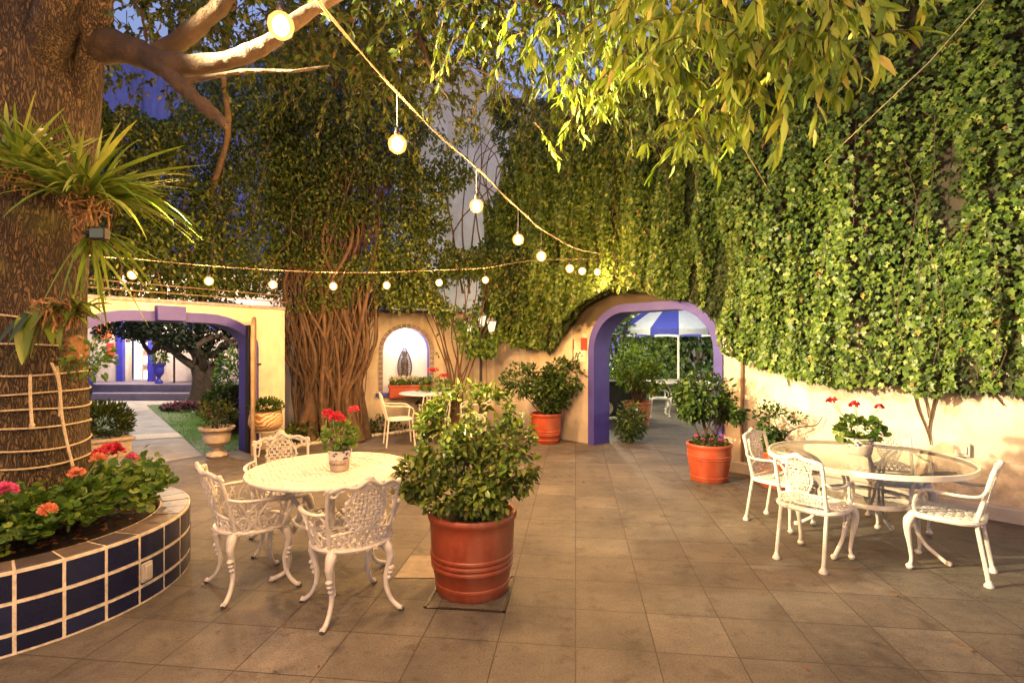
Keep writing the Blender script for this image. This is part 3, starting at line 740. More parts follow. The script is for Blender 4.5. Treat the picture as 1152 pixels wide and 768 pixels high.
# iron gate frame
gt = thing('iron_gate', 'dark iron gate posts with an open brown gate leaf at the gateway', 'gate')
gang = math.atan2(GATE[1].y, GATE[1].x)
for s_i in (gs0 + .03, gs1 - .03):
    m = MB(); m.box(GM @ Vector((s_i, -.06, .98)), (.10, .10, 1.95), gang); m.build('post', 'dark_iron', gt, bevel=.006)
lb = GM @ Vector((gs1 - .03, -.14, 0)); lo_ = [(0, .06), (.62, .06), (.62, 1.82), (.55, 1.95), (.40, 2.03), (.18, 2.07), (.04, 2.04), (0, 2.0)]
la = math.atan2(-.91, .385); m = MB(); m.plate(lo_, Matrix.Translation(lb) @ Matrix.Rotation(la, 4, 'Z'), .05); m.build('gate_leaf', 'wood_leaf', gt, bevel=.012)
m = MB(); m.box(GM @ Vector((gs1 + .09, -.02, 1.35)), (.16, .03, .03), gang); m.build('hinge', 'dark_iron', gt)

# pebble kerb and soil bed in front of the niche wall
kp = [gnd(*q) for q in ((318, 508), (337, 503), (380, 496), (428, 490), (480, 484), (540, 482))]
poly_flat('flower_bed_soil', kp + [NM @ Vector((nlen - .1, 0, 0)), NM @ Vector((-.5, 0, 0)), GM @ Vector((glen, 0, 0))], .01, 'soil')
kc = catmull(kp, 20); nst = 0
for i in range(0, len(kc) - 1, 1):
    mb = MB(); r = random.uniform(.035, .055); mb.ball((0, 0, 0), r, 8, (1.25, .9, .75)); o = mb.build('kerb_pebble', 'pebble'); o.location = kc[i] + Vector((random.uniform(-.02, .02), random.uniform(-.02, .02), r * .6)); o.rotation_euler = (0, 0, random.uniform(0, 3))
    tag(o, 'rounded pale pebble in the kerb row edging the soil bed under the creeper', 'pebble', 'pebbles edging the bed')
n = 2600; pp = []
while len(pp) < n:
    i = random.randrange(len(kc) - 1); f = random.uniform(.15, 1.1); q = kc[i] + Vector((-.25, .8, 0)) * f; pp.append((q.x, q.y, random.uniform(.02, .3) * (.6 + nz(q, 1.5))))
pp = np.array(pp)
tag(leaves('ground_cover', 'oval', pp, rnd(n, .6) + [0, 0, .6], rnd(n) + [0, 0, 1], RNG.uniform(.04, .09, n), 'leaf_vine'), 'dark leafy ground cover in the bed along the back wall', 'ground cover', kind='stuff')

# ================================================================== IVY ON THE ARCH WALL
iv = thing('ivy', 'dense ivy curtain hanging over the long wall and around the purple arch', 'ivy')
bnd_px = [(556, 386), (575, 376), (600, 390), (625, 392), (640, 376), (652, 360), (668, 340), (690, 328), (730, 324), (752, 330), (775, 336), (800, 346), (818, 368), (828, 390), (840, 404), (870, 410), (900, 420), (940, 430), (1000, 432), (1060, 438), (1100, 436), (1152, 440), (1400, 480)]
bs = [s_at(ARCH, p[0]) for p in bnd_px]; bz = [wz(ARCH, s, p[1]) for s, p in zip(bs, bnd_px)]
def low(s): return float(np.interp(s, bs, bz))
def topz(s): return float(np.interp(s, [-.1, .9, 1.6, 15], [4.0, 5.4, 5.85, 7.4])) + .35 * noise.noise(Vector((s * .9, 3, 0))) + .12 * noise.noise(Vector((s * 4, 9, 0)))
def ivy_layer(n, off0, off1, mat, sz, dens, name, shape='ivy'):
    P = []; NN = []; o, u, nn = ARCH
    smax = 9.6
    strands = [RNG.uniform(-.1, smax) for _ in range(330)]
    sizes = []
    tries = 0
    while len(P) < n and tries < n * 6:
        tries += 1
        if random.random() < .72:
            s0 = random.choice(strands); s = s0 + random.gauss(0, .05)
        else: s = random.uniform(-.1, smax)
        if random.random() < .35: s = random.uniform(0, 5) 
        lo = low(s) + .10 * noise.noise(Vector((s * 3, 0, 5))) + .05 * noise.noise(Vector((s * 11, 0, 5)))
        hi = min(topz(s), 6.9); 
        z = lo + (hi - lo) * random.random() ** 1.15
        hang = noise.noise(Vector((s * 5.5, z * .55, 1.7)))       # vertical strands
        clump = noise.noise(Vector((s * 1.3, z * 1.1, 4.2)))
        if hang + .55 * clump < dens: continue
        off = off0 + (off1 - off0) * max(0, min(1, .45 + hang * .75 + clump * .55)) * random.uniform(.75, 1.05)
        off += .10 * max(0, 1 - (z - lo) / .5)
        P.append(tuple(o + u * s - nn * off + Vector((0, 0, z)))); sizes.append(random.uniform(.7, 1.2) * sz * (1.15 if random.random() < .15 else 1))
    P = np.array(P); n = len(P)
    W = -np.array(nn)
    D = np.array([0, 0, -1.0]) + W * .35 + rnd(n, .42)
    Nv = W * 1.0 + np.array([0, 0, .45]) + rnd(n, .42)
    leaves(name, shape, P, D, Nv, np.array(sizes), mat, iv)
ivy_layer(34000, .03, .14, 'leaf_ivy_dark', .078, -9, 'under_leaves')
ivy_layer(74000, .07, .42, 'leaf_ivy', .056, -.45, 'foliage')
# bare creeper stems
m = MB(); o_, u_, n_ = ARCH
def wp(s, z, off): return o_ + u_ * s - n_ * off + Vector((0, 0, z))
def wpx(px, py, off=.03): s = s_at(ARCH, px); return wp(s, wz(ARCH, s, py), off)
for path in ([(1038, 425), (1030, 440), (1034, 460), (1044, 485), (1048, 500)], [(1026, 420), (1040, 445), (1046, 470)], [(1060, 425), (1052, 450), (1046, 480), (1047, 495)], [(1095, 428), (1115, 440), (1130, 456)], [(880, 408), (885, 420), (889, 435)], [(858, 400), (880, 412), (905, 416)], [(1138, 430), (1120, 424), (1080, 422)]):
    stube(m, [wpx(*q) for q in path], [.014, .006], 5, 6)
for i in range(30):
    s = random.uniform(.2, 9); z0 = low(s) + .1; z1 = min(6.5, z0 + random.uniform(.8, 3)); off = random.uniform(.1, .34)
    stube(m, [wp(s + random.gauss(0, .06), z0 + (z1 - z0) * k / 4, off + random.gauss(0, .03)) for k in range(5)], .0045, 2, 4)
m.build('stem', 'stem_brown', iv)

# ================================================================== CREEPERS AT LEFT AND CENTRE
def thicket(n, region, Yf, depth, dens, parent, mat, sz, name='foliage', shape='oval', top=None, left=None, right=None, sc=1.6):
    x0, x1, y0, y1 = region; P = []; tries = 0
    while len(P) < n and tries < n * 12:
        tries += 1
        px, py = random.uniform(x0, x1), random.uniform(y0, y1)
        jx, jy = 14 * noise.noise(Vector((py * .03, px * .01, 2))), 16 * noise.noise(Vector((px * .03, 7, py * .01)))
        if top and py < np.interp(px, *zip(*top)) + jy: continue
        if left and px < np.interp(py, *zip(*left)) + jx: continue
        if right and px > np.interp(py, *zip(*right)) + jx: continue
        Y = (Yf(px) if callable(Yf) else Yf) + random.random() * depth
        w = at(px, py, Y)
        if nz(w, sc) + .4 * nz(w, sc * 3) < dens(px, py): continue
        P.append(tuple(w))
    P = np.array(P); n = len(P)
    D = np.array([0, -.15, -.8]) + rnd(n, .55); Nv = np.array([0, -.8, .5]) + rnd(n, .6)
    return leaves(name, shape, P, D, Nv, RNG.uniform(.7, 1.3, n) * sz, mat, parent)
gateY = lambda px: (GATE[0] + GATE[1] * s_at(GATE, min(px, 322))).y
cr1 = thing('climbing_vine', 'dark leafy vine thicket rising behind and above the gateway wall', 'vine', (0, 0, 0))
thicket(38000, (60, 345, 60, 334), lambda px: gateY(px) + .12, 1.0, lambda x, y: -.30, cr1, 'leaf_vine', .068, top=[(60, 92), (105, 88), (128, 122), (200, 124), (212, 95), (250, 78), (345, 60)])
thicket(6500, (60, 345, 60, 330), lambda px: gateY(px) + .0, .5, lambda x, y: .05, cr1, 'leaf_canopy', .066, name='young_leaves', top=[(60, 92), (105, 88), (128, 122), (200, 124), (212, 95), (250, 78), (345, 60)])
m = MB()
for i in range(22):
    px = random.uniform(100, 320); Y = gateY(px) + random.uniform(.15, .7); py = 332; q = []
    dx = random.uniform(-18, 18)
    for k in range(5): q.append(at(px + dx * k + random.gauss(0, 5), py - k * random.uniform(25, 55), Y + random.gauss(0, .05)))
    stube(m, q, [.008, .003], 3, 5)
m.build('stem', 'stem_red', cr1)
# trellis wires and rail on the gate wall
tr = thing('wall_wires', 'pale taut wires and rails stretched along the top of the gateway wall', 'wire')
for z, off in ((WH + .13, -.03), (WH + .24, .08)):
    m = MB(); m.tube([GM @ Vector((.6, off, z)), GM @ Vector((glen / 2, off, z + .01)), GM @ Vector((glen + .02, off, z))], .008, 6); m.build('wire', 'cable', tr)
m = MB()
for s in np.linspace(.7, glen - .05, 6): m.tube([GM @ Vector((s, .03, WH)), GM @ Vector((s, .03, WH + .26))], .010, 6)
m.build('stay', 'dark_iron', tr)

cr2 = thing('old_creeper', 'huge old creeper with a bundle of woody stems spreading up beside the gateway wall', 'creeper')
thicket(42000, (295, 540, 20, 345), 8.95, 1.1, lambda x, y: (-.32 if not (300 < x < 420 and 200 < y < 330) else -.12), cr2, 'leaf_vine', .066, top=[(295, 60), (340, 40), (420, 36), (470, 80), (540, 120)],
        right=[(20, 425), (80, 450), (120, 478), (180, 470), (240, 482), (300, 478), (345, 500)], left=[(20, 295), (345, 310)])
thicket(9000, (300, 540, 20, 350), 8.8, .5, lambda x, y: .02, cr2, 'leaf_canopy', .066, name='young_leaves', top=[(295, 60), (340, 40), (420, 36), (470, 80), (540, 120)],
        right=[(20, 435), (80, 460), (120, 488), (180, 480), (240, 492), (300, 485), (345, 510)])
m = MB(); md = MB(); rr = random.Random(5)
feet = [(334, 486), (338, 484), (362, 486), (376, 490), (390, 488), (398, 484), (404, 482)]
def cg(s_): return max(-1.35 * s_, min(1.35 * s_, rr.gauss(0, s_)))
for i in range(170):
    t_ = rr.random(); fx, fy = feet[min(6, int(t_ * 7))]
    Yb_ = 9.15 + rr.uniform(-.12, .25)
    p0 = at(fx + cg(4), fy, Yb_); p0.z = 0
    mid = at(341 + t_ * 58 + cg(10), 450 + cg(6), Yb_ + rr.uniform(-.1, .15))
    m2 = at(334 + t_ * 72 + cg(12), 395 + cg(8), Yb_ + rr.uniform(-.15, .15))
    m3 = at(324 + t_ * 90 + cg(12), 335 + cg(8), Yb_ + rr.uniform(-.15, .1))
    m4 = at(325 + t_ * 92 + cg(16), 270 + cg(12), Yb_ + rr.uniform(-.1, .2))
    m5 = at(325 + t_ * 100 + cg(26), 190 + cg(25), Yb_ + rr.uniform(0, .5))
    m6 = at(325 + t_ * 110 + cg(30), 90 + cg(25), Yb_ + rr.uniform(0, .6))
    r = rr.choice([.006, .008, .010, .013, .016, .022, .034])
    stube(m if i % 3 else md, [p0, mid, m2, m3, m4, m5, m6], [r * 1.5, r * 1.2, r, r * .9, r * .8, r * .5, r * .3], 5, 6)
# the few thick trunks at the base
for fx, tx in ((336, 365), (404, 352), (380, 395), (350, 345)):
    stube(m, [Vector(at(fx, 486, 9.1)[:2] + (0,)), at((fx * 2 + tx) / 3 + 4, 455, 9.15), at((fx + tx * 2) / 3, 420, 9.2), at(tx, 370, 9.2)], [.13, .10, .08, .05], 6, 10)
m.build('stem', 'stem_red', cr2); md.build('dark_stem', 'stem_brown', cr2)
m = MB()
stube(m, [Vector(at(412, 484, 9.4)[:2] + (0,)), at(404, 440, 9.4), at(400, 400, 9.4), at(410, 350, 9.4), at(402, 300, 9.4)], [.10, .08, .07, .06, .05], 6, 10)
m.build('side_trunk', 'stem_brown', cr2)
# small creeper right of the niche
cr3 = thing('climbing_shrub', 'thin many-stemmed climbing shrub growing up the back wall right of the niche', 'creeper')
m = MB()
for i in range(13):
    t_ = rr.random(); b = at(512 + rr.gauss(0, 7), 478, 10.0); b.z = 0
    tx = 470 + t_ * 95
    stube(m, [b, at(514 + (tx - 514) * .25 + rr.gauss(0, 4), 430, 10.0), at(514 + (tx - 514) * .6 + rr.gauss(0, 5), 380, 9.95), at(tx, 330, 9.9), at(tx + rr.gauss(0, 12), 285, 9.9)], [.02, .016, .012, .010, .006], 5, 6)
m.build('stem', 'stem_red', cr3)
thicket(4300, (425, 620, 278, 364), 9.5, .7, lambda x, y: (-.10 if y < 338 else .22), cr3, 'leaf_vine', .08, left=[(278, 430), (346, 440), (352, 492), (385, 500)],
        right=[(278, 620), (385, 600)])
thicket(1100, (492, 560, 300, 400), 9.6, .5, lambda x, y: .12, cr3, 'leaf_geranium', .085, name='young_leaves')
# leafy climber growing up the pale building between the two masses
cr4 = thing('climber', 'loose leafy climber trailing over the pale building, between the lamps and the ivy wall', 'creeper')
thicket(6000, (470, 640, 110, 300), 10.3, .7, lambda x, y: .0, cr4, 'leaf_vine', .09, left=[(110, 545), (160, 560), (200, 590), (250, 590), (300, 575)], right=[(110, 625), (300, 640)])
thicket(2400, (455, 570, 150, 320), 9.6, .5, lambda x, y: .08, cr4, 'leaf_canopy', .09, name='trailing_leaves', right=[(150, 545), (220, 520), (320, 565)])
m = MB()
for i in range(14):
    px = random.uniform(520, 600); stube(m, [at(px, 330, 10.5), at(px + random.gauss(0, 15), 260, 10.5), at(px + random.gauss(0, 25), 190, 10.5), at(px + random.gauss(20, 30), 130, 10.5)], [.02, .006], 4, 5)
m.build('stem', 'stem_brown', cr4)

# ================================================================== PLANTER, BIG TREE
PC = Vector((-3.40, 3.59, 0)); PR = 1.06; PH = .45
pb = thing('planter_bed', 'round raised planter faced in navy blue tiles around the big tree', 'planter', PC)
m = MB(); prof = [(PR - .003, 0), (PR - .003, PH - .001), (PR - .20, PH - .001), (PR - .20, PH - .2)]
m.lathe(prof, 96, cap=False); m.build('wall', 'grout', pb)
m = MB(); NT = 32; tw = 2 * PI / NT
rows = [(.010, .105), (.120, .272), (.287, PH - .016)]
for i in range(NT):
    a0_, a1_ = i * tw + .0085, (i + 1) * tw - .0085
    for z0, z1 in rows:
        vs = []; k = 4
        j = random.uniform(-.0015, .0015)
        for q in range(k + 1):
            a = a0_ + (a1_ - a0_) * q / k
            for r_, z in ((PR - .02, z0), (PR + j, z0 + .004), (PR + j, z1 - .004), (PR - .02, z1)): vs.append((r_ * math.cos(a), r_ * math.sin(a), z))
        fs = [(q * 4 + e, (q + 1) * 4 + e, (q + 1) * 4 + e + 1, q * 4 + e + 1) for q in range(k) for e in range(3)]
        fs += [(0, 1, 2, 3), (k * 4 + 3, k * 4 + 2, k * 4 + 1, k * 4)]
        m.add(vs, fs)
m.build('face_tiles', 'navy_tile', pb, smooth=False)
m = MB()
for i in range(NT):
    a0_, a1_ = i * tw + .0075, (i + 1) * tw - .0075
    for r0, r1 in ((PR - .012, PR - .185),):
        vs = []; k = 4; j = random.uniform(-.002, .002)
        for q in range(k + 1):
            a = a0_ + (a1_ - a0_) * q / k
            for r_, z in ((r0 + .004, PH - .02), (r0, PH + .004 + j), (r1, PH + .004 + j), (r1 - .004, PH - .02)): vs.append((r_ * math.cos(a), r_ * math.sin(a), z))
        fs = [(q * 4 + e, (q + 1) * 4 + e, (q + 1) * 4 + e + 1, q * 4 + e + 1) for q in range(k) for e in range(3)]
        fs += [(0, 1, 2, 3), (k * 4 + 3, k * 4 + 2, k * 4 + 1, k * 4)]
        m.add(vs, fs)
m.build('coping_tiles', 'coping_tile', pb, smooth=False)
m = MB(); vs = []
for i in range(14):
    for k in range(40):
        r = (PR - .19) * i / 13; a = 2 * PI * k / 40; p = Vector((r * math.cos(a), r * math.sin(a), 0)); vs.append((p.x, p.y, PH - .05 + .05 * nz(p, 4) + .08 * (1 - i / 13)))
m.add(vs, [(i * 40 + k, i * 40 + (k + 1) % 40, (i + 1) * 40 + (k + 1) % 40, (i + 1) * 40 + k) for i in range(13) for k in range(40)])
m.build('soil', 'soil', pb)
oa = math.atan2(gnd(159, 677).y - PC.y, gnd(159, 677).x - PC.x)
m = MB(); m.box((PR * math.cos(oa) + .012 * math.cos(oa), (PR + .012) * math.sin(oa), .20), (.02, .075, .12), oa); m.box(((PR + .025) * math.cos(oa), (PR + .025) * math.sin(oa), .20), (.02, .05, .09), oa)
m.build('outlet_cover', 'outlet_plastic', pb, bevel=.005)
# dry leaves on soil
n = 450; a = RNG.uniform(-2.2, 1.4, n); r = RNG.uniform(.45, .84, n)
p = np.stack([PC.x + r * np.cos(a), PC.y + r * np.sin(a), np.full(n, PH + .005) + RNG.uniform(0, .03, n)], 1)
tag(leaves('leaf_litter', 'oval', p, rnd(n) * [1, 1, .15], [0, 0, 1] + rnd(n, .3), RNG.uniform(.03, .05, n), 'dry_leaf'), 'dry brown leaf litter on the soil of the tiled planter', 'leaf litter', kind='stuff')

TX, TY = -3.42, 3.72
bt = thing('big_tree', 'massive rough barked tree growing from the tiled planter with overhanging lit branches', 'tree', (TX, TY, 0))
m = MB(); NS = 72; hs = np.linspace(.3, 6.2, 80); vs = []
for z in hs:
    base = .335 + .10 * math.exp(-(z - .35) * 3) + .012 * math.sin(z * 2)
    if z > 2.5: base += .045 * (1 - math.exp(-((z - 2.5) / .7) ** 2)) 
    if z > 3.6: base -= .05 * (z - 3.6)
    for k in range(NS):
        a = 2 * PI * k / NS; d = Vector((math.cos(a), math.sin(a), z * .35))
        r = base * (1 + .07 * noise.noise(d * 1.6 + Vector((0, 0, 5))) + .045 * noise.noise(Vector((math.cos(a) * 3, math.sin(a) * 3, z * .9))))
        r += .014 * noise.noise(Vector((a * 9, 0, z * 3))) * 1
        vs.append((r * math.cos(a) + .02 * z, r * math.sin(a), z))
m.add(vs, [(i * NS + k, i * NS + (k + 1) % NS, (i + 1) * NS + (k + 1) % NS, (i + 1) * NS + k) for i in range(79) for k in range(NS)])
m.build('trunk', 'bark', bt)
def T(px, py, Y): p = at(px, py, Y); return p - Vector((TX, TY, 0))
def limb(path, rs, mat='bark_smooth', name='limb'):
    m = MB(); c = catmull(path, 10); rr_ = [q * .84 for q in lerpr(rs, len(c))]; m.tube(c, [q * (1 + .22 * noise.noise(Vector(c[i]) * 7) + .12 * noise.noise(Vector(c[i]) * 19)) for i, q in enumerate(rr_)], 16)
    m.v = [tuple(Vector(v) + Vector((1, 1, 1)) * .012 * noise.noise(Vector(v) * 14)) for v in m.v]; return m.build(name, mat, bt)
limb([T(60, 75, 3.75), T(120, 52, 3.6), T(160, 62, 3.5), T(205, 74, 3.4), T(255, 68, 3.3), T(300, 50, 3.2), T(335, 22, 3.1), T(385, -10, 3.0), T(450, -60, 2.9)], [.10, .115, .10, .085, .062, .055, .05, .045, .04])
limb([T(115, 60, 3.6), T(150, 60, 3.52), T(185, 80, 3.4), T(215, 106, 3.3), T(240, 128, 3.25), T(256, 142, 3.22)], [.08, .085, .065, .055, .045, .022])
limb([T(178, 60, 3.5), T(205, 44, 3.5), T(235, 18, 3.5), T(255, -5, 3.5), T(275, -60, 3.5)], [.075, .07, .065, .065, .06])
limb([T(48, 130, 3.72), T(55, 60, 3.52), T(62, 20, 3.42), T(66, -30, 3.38), T(70, -120, 3.3)], [.08, .135, .15, .15, .14], 'bark')
limb([T(88, 110, 3.68), T(108, 20, 3.55), T(118, -30, 3.5), T(128, -100, 3.5)], [.05, .09, .10, .1], 'bark')
limb([T(208, 92, 3.35), T(240, 86, 3.3), T(280, 80, 3.25), T(330, 80, 3.2), T(370, 74, 3.2)], [.022, .018, .015, .012, .006])
limb([T(226, 345, 8.4), T(236, 230, 8.2), T(256, 150, 7.5), T(250, 70, 6.5), T(262, 10, 5.6), T(258, -60, 5.5)], [.05, .05, .045, .045, .04, .04], 'stem_brown')
limb([T(450, -30, 4.2), T(470, 40, 4.2), T(490, 85, 4.2), T(504, 112, 4.2)], [.03, .026, .02, .008])
limb([T(440, -40, 4.0), T(560, -10, 3.9), T(640, 15, 3.8), T(720, 25, 3.8), T(790, 60, 3.8)], [.05, .04, .03, .02, .008])
limb([T(470, 40, 4.3), T(500, 60, 4.3), T(540, 80, 4.3), T(580, 110, 4.3)], [.012, .01, .007, .003])
limb([T(165, 46, 3.5), T(160, 20, 3.5), T(145, -20, 3.5)], [.012, .012, .012])

TW = MB()
def spray(cpx, cpy, Y, wx, wy, ntw, nl, ls, mat, name='crown', shape='drop', droop=.8, dep=.35, up=None):
    """twigs fanning through a px-sized volume, each carrying drooping leaves"""
    P = []; D = []; tw = TW
    c = at(cpx, cpy, Y); sx, sz = wx / FOC * Y, wy / FOC * Y
    for i in range(ntw):
        st = c + Vector((random.gauss(0, .42) * sx, random.gauss(0, dep), random.gauss(.2, .35) * sz))
        dr = Vector((random.uniform(-1, 1) * .8, random.uniform(-.7, .7), random.uniform(-.9, .15))).normalized()
        ln = random.uniform(.12, .32) * (Y / 3.0) ** .3; pts = []
        for k in range(6):
            f = k / 5; pts.append(st + dr * ln * f + Vector((0, 0, -.35 * ln * f * f)))
        tw.tube([p - Vector((TX, TY, 0)) for p in pts], [.004, .0035, .003, .0025, .002, .0015], 4)
        for j in range(nl):
            f = random.uniform(.1, 1) * 4.99; a = int(f); p = pts[a].lerp(pts[a + 1], f - a)
            sd = Vector((random.gauss(0, 1), random.gauss(0, 1), random.gauss(0, .6)))
            P.append(tuple(p - Vector((TX, TY, 0)))); D.append(tuple(dr * .6 + sd * .5 + Vector((0, 0, -droop))))
    n = len(P)
    leaves(name, shape, P, D, rnd(n, .7) + [0, -.4, .7], RNG.uniform(.7, 1.2, n) * ls, mat, bt)
# foreground bright hanging leaves
spray(850, -5, 2.25, 190, 90, 60, 13, .098, 'leaf_canopy_lit', dep=.22)
spray(800, 70, 2.3, 120, 70, 34, 12, .092, 'leaf_canopy_lit', dep=.16)
spray(885, 55, 2.2, 95, 80, 30, 12, .10, 'leaf_canopy_lit', dep=.14)
spray(790, 128, 2.35, 40, 26, 8, 12, .088, 'leaf_canopy_lit', dep=.08)
spray(745, 20, 2.5, 60, 70, 16, 12, .085, 'leaf_canopy_lit', dep=.14)
# middle cluster
spray(640, 20, 3.6, 150, 80, 95, 14, .085, 'leaf_canopy')
spray(655, 70, 3.5, 70, 60, 34, 14, .085, 'leaf_canopy_lit', dep=.3)
spray(690, 115, 5.2, 120, 50, 70, 14, .085, 'leaf_canopy')
spray(740, 90, 4.8, 80, 80, 60, 14, .085, 'leaf_canopy')
spray(595, 15, 4.2, 100, 50, 50, 14, .08, 'leaf_canopy')
# left-centre dark canopy
spray(430, 20, 4.6, 200, 80, 150, 14, .062, 'leaf_vine', shape='oval', droop=.4)
spray(400, 75, 5.2, 160, 70, 90, 14, .075, 'leaf_vine')
spray(500, 40, 4.8, 90, 70, 60, 14, .062, 'leaf_canopy', shape='oval', droop=.4)
spray(470, 125, 5.0, 60, 50, 30, 14, .07, 'leaf_canopy')
spray(270, 30, 5.0, 150, 90, 80, 14, .07, 'leaf_vine')
spray(180, 20, 4.6, 110, 50, 45, 13, .06, 'leaf_vine', shape='oval', droop=.3)
spray(930, 0, 3.4, 120, 40, 40, 14, .085, 'leaf_canopy')
spray(600, 150, 7.5, 90, 60, 55, 14, .08, 'leaf_vine', dep=.5)
for a_ in ((430, 5, 4.0, 170, 60, 90, 'leaf_canopy'), (520, 0, 3.8, 130, 40, 60, 'leaf_canopy'), (370, 55, 5.6, 190, 90, 120, 'leaf_canopy'), (300, 0, 4.6, 150, 50, 70, 'leaf_canopy'), (215, 15, 5.2, 150, 70, 80, 'leaf_canopy'), (700, 40, 4.4, 160, 70, 90, 'leaf_canopy'), (800, 20, 3.6, 200, 60, 80, 'leaf_canopy'), (160, 95, 5.6, 70, 40, 26, 'leaf_canopy'), (330, 25, 4.2, 130, 60, 60, 'leaf_canopy'), (440, 70, 4.4, 110, 60, 50, 'leaf_canopy'), (240, 10, 4.0, 110, 40, 36, 'leaf_canopy'), (560, 60, 4.6, 60, 60, 26, 'leaf_canopy'), (640, 125, 6.5, 120, 50, 70, 'leaf_canopy'), (780, 140, 5.4, 90, 50, 40, 'leaf_canopy'), (470, 100, 5.6, 70, 60, 34, 'leaf_canopy')):
    spray(a_[0], a_[1], a_[2], a_[3], a_[4], a_[5], 16, .062, 'leaf_vine' if a_[0] < 560 else a_[6], shape='oval' if a_[0] < 560 else 'drop', droop=.35)
# overhead canopy above the frame (casts the soft dapple, seen from a step aside)
for i in range(10): spray(300 + i * 80, -160 - 30 * (i % 3), 3.2 + .5 * (i % 4), 160, 90, 22, 12, .085, 'leaf_canopy', dep=.6)

tag(TW.build('twig', 'stem_brown', bt), kind='stuff')
# epiphyte with strap leaves tied to the trunk
def strap_clump(name, label, c, n, ln, spread, mat='leaf_strap', w=.018, cat='plant', up=.4, bias=(0, 0, 0), ball_r=.13):
    t = thing(name, label, cat, c)
    if ball_r:
        m = MB()
        for i in range(90):
            a = Vector(unit(rnd(1))[0]) * ball_r; b_ = Vector(unit(rnd(1))[0]) * ball_r; stube(m, [a * random.uniform(.5, 1), (a + b_) * .5 * random.uniform(.8, 1.3), b_ * random.uniform(.6, 1.1) + Vector((0, 0, -random.uniform(0, .1)))], .005, 4, 4)
        m.build('root_ball', 'root_fibre', t)
    mb = MB()
    for i in range(n):
        d = Vector(unit(rnd(1))[0]); d = Vector((d.x * spread, d.y * spread, d.z * .35 + up)) + Vector(bias); d.normalize()
        l = ln * random.uniform(.6, 1.25); p = Vector((0, 0, 0)) + Vector(rnd(1, .03)[0]); ww = w * random.uniform(.7, 1.3); vs = []; k = 9
        side = d.cross(Vector((0, 0, 1)))
        side = side.normalized() if side.length > .05 else Vector((1, 0, 0))
        side = (side + Vector(rnd(1, .3)[0])).normalized()
        g_ = random.uniform(.05, .95)
        for j in range(k + 1):
            f = j / k; hw = ww * (math.sin(PI * min(1, f * .85 + .15)) ** .7) * (1 - .15 * f) if f < 1 else 0.0008
            q = p + d * (l * f) + Vector((0, 0, -g_ * l * f * f * .75)); nn = Vector((0, 0, 1)).cross(side)
            vs += [q - side * hw + Vector((0, 0, hw * .4)), q, q + side * hw + Vector((0, 0, hw * .4))]
        b0 = len(mb.v); mb.v += [tuple(x) for x in vs]
        for j in range(k):
            for e in (0, 1): mb.f.append((b0 + j * 3 + e, b0 + j * 3 + e + 1, b0 + (j + 1) * 3 + e + 1, b0 + (j + 1) * 3 + e))
    mb.build('leaf', mat, t); return t
strap_clump('strap_leaf_plant', 'large clump of long strap leaves rooted on the tree trunk above the floodlight', at(98, 222, 3.38), 170, .60, 1.1, w=.0145, up=.5, bias=(.35, -.1, 0), ball_r=.15)
strap_clump('strap_leaf_plant', 'smaller strap leaved clump at the left side of the trunk', at(20, 190, 3.3), 80, .54, 1.0, w=.015, up=.7, bias=(-.1, -.3, .2), ball_r=.10)
strap_clump('strap_leaf_plant', 'drooping strap leaved clump hanging below the floodlight', at(100, 262, 3.55), 30, .42, .7, w=.0135, up=-.25, bias=(.45, .1, -.2), ball_r=.08)
strap_clump('orchid', 'orchid with broad drooping leaves and tangled roots tied to the lower trunk', at(52, 350, 3.30), 12, .26, .6, up=-.6, bias=(0, -.3, 0), w=.035, ball_r=.09, mat='leaf_shrub', cat='orchid')
strap_clump('orchid', 'bushy orchid with narrow leaves beside the cork ball on the trunk', at(80, 345, 3.38), 34, .20, 1.0, up=.2, bias=(.2, -.2, 0), w=.016, ball_r=.07, mat='leaf_shrub', cat='orchid')
t = thing('cork_ball', 'rough brown fibre ball hung on the right side of the trunk', 'hanging planter', at(86, 393, 3.45))
m = MB(); m.ball((0, 0, 0), .075, 20, (.9, .9, 1.25)); m.build('fibre_body', 'cork', t)
n = 160; p, d = ball_pts(n, (.08, 0, -.06), (.16, .1, .14)); leaves('foliage', 'oval', p, d + [0, 0, -.2], rnd(n), .045, 'leaf_geranium', t)
t = thing('orchid_flower', 'small white orchid blooms among the strap leaves on the trunk', 'flower', at(43, 153, 3.28))
n = 20; p, d = ball_pts(n, (0, 0, 0), (.045, .03, .02)); leaves('bloom', 'petal', p, d, rnd(n), .035, 'petal_white', t)
# ropes round the trunk
for py, w_ in ((422, 0), (443, .01), (463, 0), (484, -.01), (508, .01), (528, 0), (352, .02), (388, 0)):
    z = at(60, py, 3.4).z; m = MB(); pts = [(TX + .02 * z + (.352 + .1 * math.exp(-(z - .35) * 3)) * math.cos(a) , TY + (.352 + .1 * math.exp(-(z - .35) * 3)) * math.sin(a), z + w_ * math.sin(a * 2) + .008 * math.sin(a * 3 + py)) for a in np.linspace(0, 2 * PI, 60, endpoint=False)]
    m.tube(pts, .0065, 6, closed=True); o = m.build('rope', 'rope')
    tag(o, {422: 'pale rope loop round the trunk, just below the orchid roots', 443: 'pale rope loop round the trunk, second below the orchids', 463: 'pale rope loop round the trunk, level with the hanging rope end', 484: 'pale rope loop round the trunk below the hanging rope end', 508: 'pale rope loop low on the trunk, second from the soil', 528: 'lowest pale rope loop round the trunk, just over the geraniums', 352: 'highest rope loop round the trunk, at the orchid roots', 388: 'rope loop round the trunk behind the broad orchid leaves'}[py], 'rope', 'ropes tied round the trunk')
